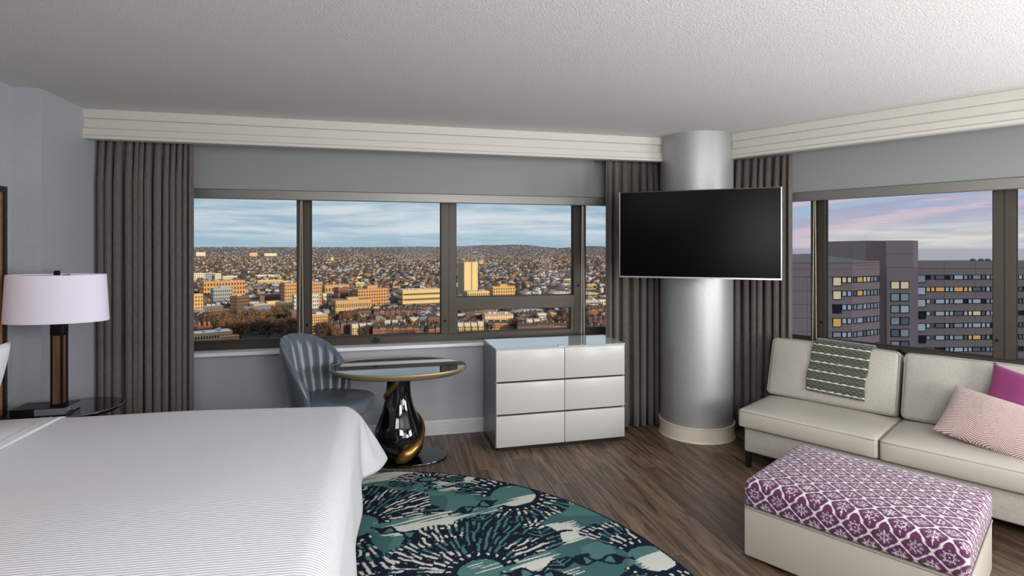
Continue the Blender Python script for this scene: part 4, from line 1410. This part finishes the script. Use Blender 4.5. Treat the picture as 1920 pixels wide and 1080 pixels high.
def block(spec):
    cx_, cy_, w, d, h, rz, wm, rm, rows, cols, st, lab = spec
    h = max(h, 3.0)
    root = empty('city_building' if 'tower' not in lab or st != 'mast' else 'high_rise_tower', (cx_, cy_, GZ), R(rz), lab, 'building')
    x, y = w / 2, d / 2
    MB().box(-x, x, -y, y, 0, h).build('walls', BR[wm], root)
    p = 0.5 if h > 8 else 0.25
    q = MB().box(-x - 0.2, x + 0.2, -y - 0.2, -y + 0.4, h, h + p).box(-x - 0.2, x + 0.2, y - 0.4, y + 0.2, h, h + p).box(-x - 0.2, -x + 0.4, -y, y, h, h + p).box(x - 0.4, x + 0.2, -y, y, h, h + p)
    q.build('parapet', BR[wm], root)
    MB().box(-x + 0.4, x - 0.4, -y + 0.4, y - 0.4, h, h + p * 0.4).build('roof', RF[rm], root)
    wn = MB()
    fh = h / (rows + 0.35)
    band = st == 'band'
    for r_ in range(rows):
        z0 = fh * (r_ + 0.35)
        z1 = z0 + fh * 0.52
        if band:
            wn.box(-x * 0.97, x * 0.97, -y - 0.12, -y + 0.1, z0, z0 + fh * 0.34)
            wn.box(-x - 0.12, -x + 0.1, -y * 0.9, y * 0.9, z0, z0 + fh * 0.34)
            continue
        if st == 'mast':
            for c in range(5):
                a0 = -y * 0.9 + c * (2 * y * 0.9 / 5)
                wn.box(-x - 0.12, -x + 0.1, a0, a0 + 2 * y * 0.9 / 5 * 0.62, z0, z1)
            continue
        for c in range(cols):
            a0 = -x + (c + 0.5) * w / cols
            ww_ = min(w / cols * 0.26, 1.6)
            wn.box(a0 - ww_, a0 + ww_, -y - 0.12, -y + 0.1, z0, z1)
        nc = max(2, int(cols * d / w))
        for c in range(nc):
            a0 = -y + (c + 0.5) * d / nc
            ww_ = min(d / nc * 0.26, 1.6)
            wn.box(-x - 0.12, -x + 0.1, a0 - ww_, a0 + ww_, z0, z1)
    if wn.V:
        tag(wn.build('windows', WHW if 'white windows' in lab else DKW, root), kind='stuff')
    if st == 'pent':
        MB().box(-x * 0.25, x * 0.4, -y * 0.4, y * 0.5, h, h + max(3.5, h * 0.16)).build('penthouse', BR[wm], root)
    elif st == 'mast':
        MB().box(x * 0.02, x * 0.14, -y - 0.25, -y, 0, h).build('dark_strip', BR['dark_stone'], root)  # narrow dark strip set on the front
        for (px_, hh) in ((-0.3, 16), (0.05, 9), (0.3, 7), (0.7, 5)):
            MB().tube([(x * px_, 0, h), (x * px_, 0, h + hh)], 0.5, 5).build('mast', BR['red_brick'], root)
    elif st == 'chim':
        for px_ in (-0.6, 0.1, 0.7):
            MB().box(x * px_ - 1, x * px_ + 1, -1.2, 1.2, h, h + 4.5).build('chimney', BR['red_brick'], root)
    elif w > 18:
        rg = random.Random(int(w * 10))
        for _ in range(3):
            a0, b0 = rg.uniform(-0.7, 0.5) * x, rg.uniform(-0.6, 0.4) * y
            s_ = rg.uniform(2, 4)
            MB().box(a0, a0 + s_, b0, b0 + s_, h + p * 0.4, h + rg.uniform(1.5, 3)).build('roof_unit', RF['pale_roof'], root)
    return root


for spec in CITY:
    block(spec)

# a gabled hall, a church spire and a brick chimney stand out between the blocks
gh = empty('gabled_hall', (-180.5, 866.0, GZ), R(40), 'grey gable roofed hall with yellow end wall in the second pane', 'building')
MB().box(-19, 19, -10, 10, 0, 9).build('walls', BR['yellow_stone'], gh)
MB().add([(-20, -11.5, 8.6), (20, -11.5, 8.6), (20, 11.5, 8.6), (-20, 11.5, 8.6), (-20, 0, 15.5), (20, 0, 15.5)], [(0, 1, 5, 4), (2, 3, 4, 5), (0, 4, 3), (1, 2, 5), (0, 3, 2, 1)]).build('roof', RF['grey_roof'], gh)
sp1 = empty('church_spire', (-360, 4150, GZ), 0, 'pale church spire rising over the far houses in the second pane', 'church')
MB().box(-9, 9, -9, 9, 0, 34).build('tower', BR['yellow_stone'], sp1)
MB().add([(-9, -9, 34), (9, -9, 34), (9, 9, 34), (-9, 9, 34), (0, 0, 66)], [(0, 1, 4), (1, 2, 4), (2, 3, 4), (3, 0, 4), (0, 3, 2, 1)]).build('steeple', BR['dark_stone'], sp1)
ck = MB().lathe([(3.4, 0), (2.4, 26), (2.9, 27), (2.9, 28)], 12).build('brick_chimney', BR['red_brick'], loc=(114, 1510, GZ))
tag(ck, 'lone brick factory chimney left of the centre mullion', 'chimney')

# row houses: one mesh per colouring, placed along their streets
HV = {}
for nm, wc, rc in (('dark', 'brown_brick', 'dark_roof'), ('cream', 'yellow_stone', 'pale_roof'), ('grey', 'dark_stone', 'grey_roof'), ('orange', 'orange_brick', 'dark_roof'), ('brick', 'red_brick', 'dark_roof')):
    for vv in range(2):
        hh = 10.5 + vv * 1.2
        V, F, MI = [], [], []
        def bx(x0, x1, y0, y1, z0, z1, mi):
            b_ = MB().box(x0, x1, y0, y1, z0, z1)
            o_ = len(V)
            V.extend(b_.V)
            F.extend(tuple(i + o_ for i in f) for f in b_.F)
            MI.extend([mi] * 6)
        bx(-3.4, 3.4, -6, 6, 0, hh, 0)
        o_ = len(V)
        V.extend([(-3.4, -6.2, hh), (3.4, -6.2, hh), (3.4, 6.2, hh), (-3.4, 6.2, hh), (-3.4, -4.6, hh + 2.6), (3.4, -4.6, hh + 2.6), (3.4, 4.6, hh + 2.6), (-3.4, 4.6, hh + 2.6)])
        F.extend(tuple(i + o_ for i in f) for f in ((0, 1, 5, 4), (1, 2, 6, 5), (2, 3, 7, 6), (3, 0, 4, 7), (4, 5, 6, 7)))
        MI.extend([1] * 5)
        bx(2.5, 3.4, -2.5, 2.0, hh + 2, hh + 4.2, 2)
        if nm == 'cream':
            bx(-2.4, 0.2, -7.1, -6, 0, hh - 0.6, 0)
        for zz in (1.2, 4.2, 7.2):
            for xx in (-2.1, 0.0, 2.1):
                yy = -7.15 if nm == 'cream' and xx < 0.1 else -6.05
                bx(xx - 0.55, xx + 0.55, yy - 0.04, yy + 0.2, zz, zz + 1.9, 3)
        me = mesh('row_house', V, F)
        for mm in (BR[wc], RF[rc], BR['orange_brick'], DKW):
            me.materials.append(mm)
        me.polygons.foreach_set('material_index', MI)
        HV[nm, vv] = me
ROWLAB = [
    'dark mansard row house with chimneys in the terrace just right of the chair back',
    'cream house at the low end of the dark mansard terrace in the second pane',
    'grey stone row house left of the cream bay terrace, second pane',
    'cream bay fronted row house low in the second pane',
    'cream row house in the short terrace left of the centre mullion',
    'cream row house at the left end of the small lower pane',
    'orange row house under the tan block with white windows',
    'cream row house right of centre in the small lower pane',
    'dark row house in the street behind the grey gable roofed hall',
    'dark row house in the long street below the tall orange brick block',
    'dark row house in the street below the cream concrete complex',
    'dark row house on the far left street of the small lower pane',
    'dark row house in the middle street of the small lower pane',
    'dark row house on the upper street of the narrow last pane',
    'dark row house low beside the right mullion in the lower pane',
    'dark row house on the middle street of the narrow last pane',
    'dark row house on the street behind the park trees by the curtain',
    'dark row house along the bottom edge of the small lower pane',
    'dark row house at the bottom beside the centre mullion',
    'dark row house along the bottom edge of the second pane',
    'dark row house along the bottom edge of the narrow last pane',
]
nh = 0
for ri_, (x0, y0, x1, y1, colr) in enumerate(HOUSE_ROWS):
    v = Vector((x1 - x0, y1 - y0))
    n = max(2, int(v.length / 6.9))
    rz = math.atan2(v.y, v.x)
    for i in range(n):
        if nh >= 270:
            break
        f = (i + 0.5) / n
        me = HV[colr, (i // 3) % 2]
        if colr == 'dark' and random.random() < 0.3:
            me = HV['brick', i % 2]
        link_o = bpy.data.objects.new('row_house', me)
        COL.objects.link(link_o)
        link_o.location = (x0 + v.x * f, y0 + v.y * f, GZ)
        link_o.rotation_euler = (0, 0, rz)
        tag(link_o, ROWLAB[ri_], 'house', 'terrace: ' + ROWLAB[ri_])
        nh += 1

# bare winter trees
TWIG = mat('bare_twigs', (122, 94, 72), 0.95)
TWIGD = mat('bare_twigs_dark', (92, 76, 66), 0.95)
BARK = mat('bark', (70, 58, 50), 0.95)


def crown_mesh(n, seed, m):
    rg = np.random.default_rng(seed)
    d = rg.normal(size=(n, 3))
    d /= np.linalg.norm(d, axis=1, keepdims=True)
    c = d * (rg.random((n, 1)) ** 0.45)
    c *= 1 + 0.25 * np.sin(d[:, :1] * 5 + seed) * np.cos(d[:, 1:2] * 4)
    c = c * np.array([5.4, 5.4, 4.6]) + np.array([0, 0, 7.0])
    t = d * 1.5 + rg.normal(size=(n, 3)) * 0.7
    s = np.cross(t, rg.normal(size=(n, 3)))
    s = s / np.linalg.norm(s, axis=1, keepdims=True) * 0.42
    V = np.stack([c - t * 0.5 - s, c - t * 0.5 + s, c + t], 1).reshape(-1, 3)
    me = bulk('crown', V, np.arange(3 * n).reshape(n, 3))
    me.materials.append(m)
    return me


TREELAB = [(l_, 'tree', g_) for l_, g_ in (
    ('bare brown winter tree in the park low in the leftmost pane', 'park trees in the leftmost pane'),
    ('bare brown winter tree near the gable roofed hall in the second pane', 'trees round the gabled hall'),
    ('bare winter tree by the terraces left of the centre mullion', 'trees by the cream terraces'),
    ('bare winter tree between the blocks right of the centre mullion', 'trees right of the centre mullion'))]
CRN = [crown_mesh(620, i, TWIG if i % 2 else TWIGD) for i in range(4)]
tb = MB().tube([(0, 0, 0), (0.1, 0, 3), (0, 0.1, 6)], [0.4, 0.3, 0.15], 7)
for q in range(5):
    tb.tube([(0, 0, 3.0 + 0.3 * q), (2.6 * math.cos(q * 1.3), 2.6 * math.sin(q * 1.3), 6.5 + 0.4 * q)], [0.16, 0.06], 5)
TRK = tb.mesh('trunk', True)
TRK.materials.append(BARK)
for i, (x_, y_) in enumerate(PARK_TREES):
    r0 = empty('bare_tree', (x_, y_, GZ), i * 1.1, *TREELAB[0 if i < 24 else 1 if i < 34 else 2 if i < 39 else 3])
    s_ = 0.95 + 0.55 * ((i * 37) % 10) / 10 + (0.35 if i < 24 else 0)
    r0.scale = (s_, s_, s_)
    link('trunk', TRK, None, r0)
    link('crown', CRN[i % 4], None, r0)

# everything smaller and further than that, down to the hills: too many and too small to count
fwd = np.array([math.sin(R(13.26)), math.cos(R(13.26))])
rgt = np.array([math.cos(R(13.26)), -math.sin(R(13.26))])


def scatter(n, t0, t1, pw, seed):
    rg = np.random.default_rng(seed)
    u_ = rg.random(n)
    t = (t0 ** (1 - pw) + u_ * (t1 ** (1 - pw) - t0 ** (1 - pw))) ** (1 / (1 - pw))
    D = 100 * 1023 / t
    lat = (rg.random(n) * 930 - 690) / 1023
    return D[:, None] * (fwd + lat[:, None] * rgt), t, rg


def ground_z(P):
    r_ = np.hypot(P[:, 0], P[:, 1])
    a_ = np.degrees(np.arctan2(P[:, 0], P[:, 1]))
    top = 1.7 + np.interp(a_, az, cr) * 12000
    return np.where(r_ > 8200, GZ + (top - GZ) * np.interp(r_, rs, [0, 0.25, 0.52, 0.8, 1.0, 0.8]) - 2, GZ)


FOOT = [(c[0], c[1], math.hypot(c[2], c[3]) * 0.55) for c in CITY] + [(o.location.x, o.location.y, 9) for o in COL.objects if o.name.startswith(('row_house', 'bare_tree'))] + [(-180.5, 866, 26)]


def clear(P):
    ok = np.ones(len(P), bool)
    for (a, b, r_) in FOOT:
        ok &= (P[:, 0] - a) ** 2 + (P[:, 1] - b) ** 2 > r_ * r_
    return ok


P2, t, rg = scatter(15000, 7.2, 150, 2.0, 21)
kp = clear(P2)
P2, t = P2[kp], t[kp]
n = len(P2)
w = rg.uniform(3.5, 6.5, n) * np.where(rg.random(n) < 0.07, 2.6, 1) * np.clip(11 / t, 1, 1.7)
d = w * rg.uniform(0.7, 1.5, n)
h = rg.uniform(5, 10, n)
gab = np.where(w < 8, rg.uniform(1.5, 4.5, n), 0.3)
an = np.where(rg.random(n) < 0.5, 0.55, 0.55 + math.pi / 2) + rg.normal(0, 0.12, n) + 0.5 * np.sin(P2[:, 0] / 400)
base = np.array([(-1, -1, 0), (1, -1, 0), (1, 1, 0), (-1, 1, 0), (-1, -1, 1), (1, -1, 1), (1, 1, 1), (-1, 1, 1), (0, -1, 2), (0, 1, 2)], float)
L = np.zeros((n, 10, 3))
L[:, :, 0] = base[None, :, 0] * w[:, None]
L[:, :, 1] = base[None, :, 1] * d[:, None]
L[:, :, 2] = np.where(base[None, :, 2] == 2, (h + gab)[:, None], base[None, :, 2] * h[:, None])
c_, s_ = np.cos(an)[:, None], np.sin(an)[:, None]
X = L[:, :, 0] * c_ - L[:, :, 1] * s_ + P2[:, :1]
Y = L[:, :, 0] * s_ + L[:, :, 1] * c_ + P2[:, 1:]
Vh = np.stack([X, Y, L[:, :, 2] + ground_z(P2)[:, None]], -1).reshape(-1, 3)
tri = np.array([(0, 1, 5), (0, 5, 4), (1, 2, 6), (1, 6, 5), (2, 3, 7), (2, 7, 6), (3, 0, 4), (3, 4, 7), (4, 5, 8), (6, 7, 9), (5, 6, 9), (5, 9, 8), (7, 4, 8), (7, 8, 9)])
Th = (tri[None] + (np.arange(n) * 10)[:, None, None]).reshape(-1, 3)
wallc = np.array([linc(c) for c in ((196, 192, 184), (176, 160, 136), (140, 146, 158), (140, 98, 76), (112, 86, 78), (176, 144, 100), (92, 94, 104), (116, 104, 98), (104, 100, 106), (130, 112, 96))])
roofc = np.array([linc(c) for c in ((70, 74, 86), (92, 98, 112), (132, 140, 152), (84, 74, 70), (56, 58, 68), (176, 184, 194))])
wi, ri = rg.integers(0, len(wallc), n), rg.integers(0, len(roofc), n)
FC = np.zeros((n, 14, 3))
FC[:, :10] = wallc[wi][:, None]
FC[:, 10:] = roofc[ri][:, None]
me = bulk('distant_houses', Vh, Th)
vcol(me, np.repeat(FC.reshape(-1, 3), 3, 0), dom='CORNER')
dh = link('distant_houses', me, mat('house_colours', (150, 150, 150), 0.9, attr='Col'))
tag(dh, 'sea of small far houses stretching to the hills', 'houses', kind='stuff')

P3, t, rg = scatter(26000, 7.2, 160, 1.8, 33)
kp = clear(P3)
P3, t = P3[kp], t[kp]
n = len(P3)
keep = vnoise(P3[:, 0] / 160 + 50, P3[:, 1] / 260 + 50, 17) > 0.26
P3, t = P3[keep], t[keep]
n = len(P3)
KT = 16
dd = rg.normal(size=(n, KT, 3))
dd /= np.linalg.norm(dd, axis=2, keepdims=True)
sz = rg.uniform(0.7, 1.25, n)[:, None, None] * np.clip(10 / t, 1, 2.2)[:, None, None]
cc = dd * (rg.random((n, KT, 1)) ** 0.5) * np.array([4.6, 4.6, 3.6]) * sz
cc[:, :, 2] += 6.0 * sz[:, :, 0]
tt = rg.normal(size=(n, KT, 3)) * 1.9 * sz
ss = rg.normal(size=(n, KT, 3)) * 1.5 * sz
ctr = np.c_[P3, ground_z(P3)][:, None, :]
Vt = np.stack([ctr + cc - tt, ctr + cc + tt, ctr + cc + ss], 2).reshape(-1, 3)
me = bulk('distant_trees', Vt, np.arange(len(Vt)).reshape(-1, 3))
tcol = np.array([linc(c) for c in ((104, 84, 72), (86, 76, 72), (74, 70, 70), (116, 92, 76), (66, 67, 68))])
vcol(me, np.repeat(tcol[rg.integers(0, 5, n)], KT * 3, 0), dom='CORNER')
dt = link('distant_trees', me, mat('tree_colours', (100, 80, 66), 0.95, attr='Col'))
tag(dt, 'brown bare winter trees scattered between the far houses', 'trees', kind='stuff')

# ------------------------------------------------------------------ neighbouring hotel wing seen through the right window
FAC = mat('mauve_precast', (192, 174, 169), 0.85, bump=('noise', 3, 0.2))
FACL = mat('mauve_precast_lit', (220, 196, 186), 0.85, bump=('noise', 3, 0.2))  # lit tone of the precast put into the colour of right-turned faces
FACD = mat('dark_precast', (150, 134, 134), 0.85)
JOINT = mat('facade_joint', (110, 98, 102), 0.9)
WFR = mat('wing_window_frame', (44, 46, 50), 0.5)
PANES = [mat('pane_curtained', (214, 226, 234), 0.35, emit=((190, 208, 222), 0.22)), mat('pane_sheer', (184, 198, 208), 0.3, emit=((180, 200, 214), 0.12)), mat('pane_dark', (54, 58, 66), 0.15), mat('pane_half', (150, 162, 170), 0.3),  # curtained and sheer panes get an added weak glow to look brighter
         mat('pane_cream_lit', (230, 214, 176), 0.5, emit=((236, 216, 170), 0.42)), mat('pane_warm_lit', (210, 160, 90), 0.5, emit=((226, 178, 96), 0.5))]


def cw(right, f, z=0.0):
    p = rgt * right + fwd * f
    return (float(p[0]), float(p[1]), z)


class Facade:
    """flat wall from point a to point b (camera-level coordinates: to the right, ahead), pieces set on it"""
    def __init__(s, root, a, b):
        A, B = Vector(cw(*a)), Vector(cw(*b))
        s.root, s.A, s.L = root, A, (B - A).length
        s.rz = math.atan2((B - A).y, (B - A).x)
        s.M = Matrix.Translation(A - Vector(root.location) * 1.0) @ Matrix.Rotation(s.rz, 4, 'Z')

    def put(s, o):
        o.parent = s.root
        o.matrix_local = s.M
        return o

    def boxes(s, name, bl, m, kind=None):
        b = MB()
        for q in bl:
            b.box(*q)
        o = b.build(name, m)
        tag(o, kind=kind)
        return s.put(o)

    def window(s, x0, x1, z0, z1, pane):
        f = 0.12
        o = s.boxes('window', [(x0, x0 + f, -0.10, 0.25, z0, z1), (x1 - f, x1, -0.10, 0.25, z0, z1), (x0 + f, x1 - f, -0.10, 0.25, z0, z0 + f), (x0 + f, x1 - f, -0.10, 0.25, z1 - f, z1)], WFR)
        p = MB().box(x0 + f, x1 - f, -0.02, 0.12, z0 + f, z1 - f).build('pane', PANES[pane])
        p.parent = o
        return o


def volume(name, pts, z0, z1, m, root):
    b = MB()
    b.prism([(cw(*p)[0] - root.location.x, cw(*p)[1] - root.location.y) for p in pts], z0, z1)
    return b.build(name, m, root)


rgw = random.Random(5)

# long wing with ribbon windows
o0 = cw(99.2, 135)
wing = empty('hotel_wing', (o0[0], o0[1], 0), 0, 'long mauve hotel wing with ribbon windows through the right window', 'building')
volume('core', [(99.2, 135.3), (190, 141.3), (190, 160), (99.2, 154)], GZ, -1.9, JOINT, wing)
volume('roof', [(99.4, 135.6), (190, 141.6), (190, 159), (99.4, 153)], -1.95, -1.75, RF['grey_roof'], wing)
fa = Facade(wing, (99.2, 135.0), (190, 141.0))
nf = 14
FL = 3.0
zrow = [-6.15 - FL * i for i in range(nf)]          # underside of each window strip
for x0 in np.arange(0, 86, 8.2):
    fa.boxes('panel', [(x0 + 0.05, x0 + 8.15, 0, 0.35, -3.35, -1.62)], FAC)
    fa.boxes('panel', [(x0 + 0.05, x0 + 8.15, 0, 0.35, -4.98, -3.43)], FAC)
for i, zb in enumerate(zrow):
    zt = zb + 1.18
    lo = zrow[i + 1] + 1.18 if i + 1 < nf else GZ
    if i < 9:
        for x0 in np.arange(0, 86, 8.2):
            fa.boxes('panel', [(x0 + 0.05, x0 + 8.15, 0, 0.35, lo + 0.03, zb - 0.03)], FAC)
    else:
        fa.boxes('panel', [(0, 90, 0, 0.35, lo + 0.03, zb - 0.03)], FAC, 'stuff')
    fa.boxes('pier', [(0, 0.9, -0.02, 0.4, zb, zt)], FAC)
    if i < 8:
        xx = 1.0
        k_ = 0
        lit = i == 1
        while xx < 34:
            seq = [2.3, 1.15, 1.1, 2.5, 1.1, 1.05, 2.5, 1.1, 1.05]
            w_ = seq[k_ % len(seq)]
            first = k_ == 0
            kind = rgw.choices((0, 1, 2, 3), (5, 3, 2, 2))[0]
            if lit and (0 < k_ < 4 or 6 <= k_ < 9):
                kind = 5
            if i == 5 and k_ in (8, 9):
                kind = 5
            if i == 3 and k_ in (8, 9):
                kind = 4
            if k_ == 2 and not lit:
                fa.boxes('dark_infill', [(xx, xx + w_, 0.05, 0.3, zb, zt)], FACD)
            else:
                fa.window(xx, xx + w_, zb - (0.75 if first else 0.0), zt, kind)
            xx += w_ + 0.08
            k_ += 1
        fa.boxes('window_strip', [(xx, 90, 0.05, 0.3, zb, zt)], PANES[1], 'stuff')
    else:
        fa.boxes('window_strip', [(0.9, 90, 0.05, 0.3, zb, zt)], PANES[3], 'stuff')
for xx in (18.6, 20.8, 22.6):
    MB().lathe([(0.55, 0), (0.6, 0.5), (0.3, 0.75)], 10).build('roof_vent', RF['grey_roof'], wing, loc=tuple(fa.M @ Vector((xx, 3, -1.75))))

# stair and lift tower
o1 = cw(89.3, 130)
tower = empty('lift_tower', (o1[0], o1[1], 0), 0, 'tall dark mauve lift tower between the corner block and the long wing', 'building')
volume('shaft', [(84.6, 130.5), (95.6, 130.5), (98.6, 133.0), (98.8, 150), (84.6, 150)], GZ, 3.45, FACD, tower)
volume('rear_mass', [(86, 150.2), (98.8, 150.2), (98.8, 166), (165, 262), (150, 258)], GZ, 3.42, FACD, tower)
ft = Facade(tower, (89.3, 130.0), (95.6, 130.0))
ft.boxes('panel', [(0, 6.3, 0, 0.5, 0.4, 3.5)], FAC)
ft.boxes('panel', [(0, 6.3, 0, 0.5, -2.9, 0.34)], FAC)
ft.boxes('panel', [(0, 6.3, 0, 0.5, -6.2, -2.96)], FAC)
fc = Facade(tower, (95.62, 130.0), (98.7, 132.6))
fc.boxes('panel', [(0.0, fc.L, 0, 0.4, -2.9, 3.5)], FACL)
fc.boxes('panel', [(0.0, fc.L, 0, 0.4, GZ, -2.96)], FAC)
ft.boxes('pier', [(0, 0.85, 0, 0.5, GZ, -6.25)], FAC)
ft.boxes('pier', [(5.35, 6.3, 0, 0.5, GZ, -6.25)], FAC)
for i in range(12):
    zt = -4.9 - 2.84 * i - 1.35
    if i < 8:
        ft.window(0.9, 3.05, zt - 1.85, zt, 4 if i == 0 else rgw.choice((0, 0, 1, 3)))
        ft.window(3.15, 5.3, zt - 1.85, zt, 4 if i == 0 else rgw.choice((0, 3, 1, 0)))
    ft.boxes('panel', [(0.85, 5.35, 0, 0.5, zt - 2.8, zt - 1.9)], FAC)

# corner block with hipped roof
o2 = cw(74.2, 119)
cb = empty('corner_block', (o2[0], o2[1], 0), 0, 'pinkish corner block with hipped grey roof nearest beside the curtain', 'building')
volume('core', [(48, 119.3), (74.2, 119.3), (83.2, 123.9), (84, 134), (48, 134)], GZ, -1.5, JOINT, cb)
bb = MB()
e = [cw(47, 118.9), cw(74.3, 118.9), cw(83.6, 123.7), cw(84, 134.5), cw(47, 134.5)]
e = [(p[0] - o2[0], p[1] - o2[1], -1.5) for p in e]
pk = cw(70, 129)
pk2 = cw(56, 129)
e += [(pk[0] - o2[0], pk[1] - o2[1], 0.35), (pk2[0] - o2[0], pk2[1] - o2[1], -0.1)]
bb.add(e, [(0, 1, 5, 6), (1, 2, 5), (2, 3, 5), (3, 4, 6, 5), (4, 0, 6), (0, 4, 3, 2, 1)])
bb.build('hipped_roof', mat('zinc_roof', (128, 124, 120), 0.9), cb)
fl_ = Facade(cb, (48, 119.0), (74.2, 119.0))
fr_ = Facade(cb, (74.2, 119.0), (83.3, 123.6))
XW = 26.2 - 4.35                                    # where the windows start on the front
FB = 2.99
for x0 in np.arange(0, 26, 6.55):
    fl_.boxes('panel', [(x0 + 0.04, x0 + 6.51, 0, 0.35, -2.9, -1.25)], FAC)
    fl_.boxes('panel', [(x0 + 0.04, x0 + 6.51, 0, 0.35, -4.55, -2.95)], FAC)
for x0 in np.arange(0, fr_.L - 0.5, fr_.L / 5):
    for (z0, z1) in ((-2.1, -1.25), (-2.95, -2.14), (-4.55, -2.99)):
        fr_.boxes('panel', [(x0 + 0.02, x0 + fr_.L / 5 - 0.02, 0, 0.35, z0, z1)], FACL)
for i in range(14):
    zt = -4.62 - FB * i
    zb = zt - 1.25
    nx = zt - FB
    if i < 9:
        for x0 in np.arange(0, XW - 1, XW / 4):
            fl_.boxes('panel', [(x0 + 0.03, x0 + XW / 4 - 0.03, 0, 0.35, nx + 0.03, zt - 0.03)], FAC)
        fl_.boxes('panel', [(XW, 26.2, 0, 0.35, nx + 0.03, zb - 0.03)], FAC)
        for x0 in (0, fr_.L / 2):
            fr_.boxes('panel', [(x0 + 0.02, x0 + fr_.L / 2 - 0.02, 0, 0.35, nx + 0.03, zb - 0.03)], FACL)
    else:
        fl_.boxes('panel', [(0, 26.2, 0, 0.35, nx, zt - 0.03)], FAC, 'stuff')
        fr_.boxes('panel', [(0, fr_.L, 0, 0.35, nx, zt - 0.03)], FACL, 'stuff')
        continue
    pan = [(4, 4), (4, 0), (2, 0), (5, 0), (1, 0)][i] if i < 5 else (1, 0)
    low = i in (0, 1, 2, 3)
    fl_.window(XW + 0.05, XW + 2.0, zb - (0.7 if low else 0), zt, pan[0])
    fl_.window(XW + 2.05, XW + 3.15, zb, zt, pan[1])
    fl_.window(XW + 3.2, XW + 4.2, zb, zt, pan[1])
    fr_.boxes('pier', [(0, 0.3, 0, 0.35, zb, zt)], FACL)
    xx, k_ = 0.35, 0
    while xx < fr_.L - 0.8:
        w_ = (1.2, 2.2, 1.3, 1.3, 1.2, 1.3)[k_ % 6]
        w_ = min(w_, fr_.L - 0.2 - xx)
        kd = 5 if (k_ == 1 and i < 2) else rgw.choice((0, 1, 3, 1))
        fr_.window(xx, xx + w_, zb, zt, 4 if (i == 0 and k_ in (2, 3)) else kd)
        xx += w_ + 0.06
        k_ += 1

# unseen slab added right of frame to keep the low sun off the wing
st = empty('shade_slab', (175, -45, GZ), R(30), 'plain slab added out of sight to the right to shade the hotel wing', 'building')
MB().box(-62, 62, -12, 12, 0, 180).build('walls', FAC, st)
b = MB()
for i in range(50):
    b.box(-61, 61, -12.2, 12.2, 4 + 3.3 * i, 5.4 + 3.3 * i)
tag(b.build('window_strips', PANES[2], st), kind='stuff')
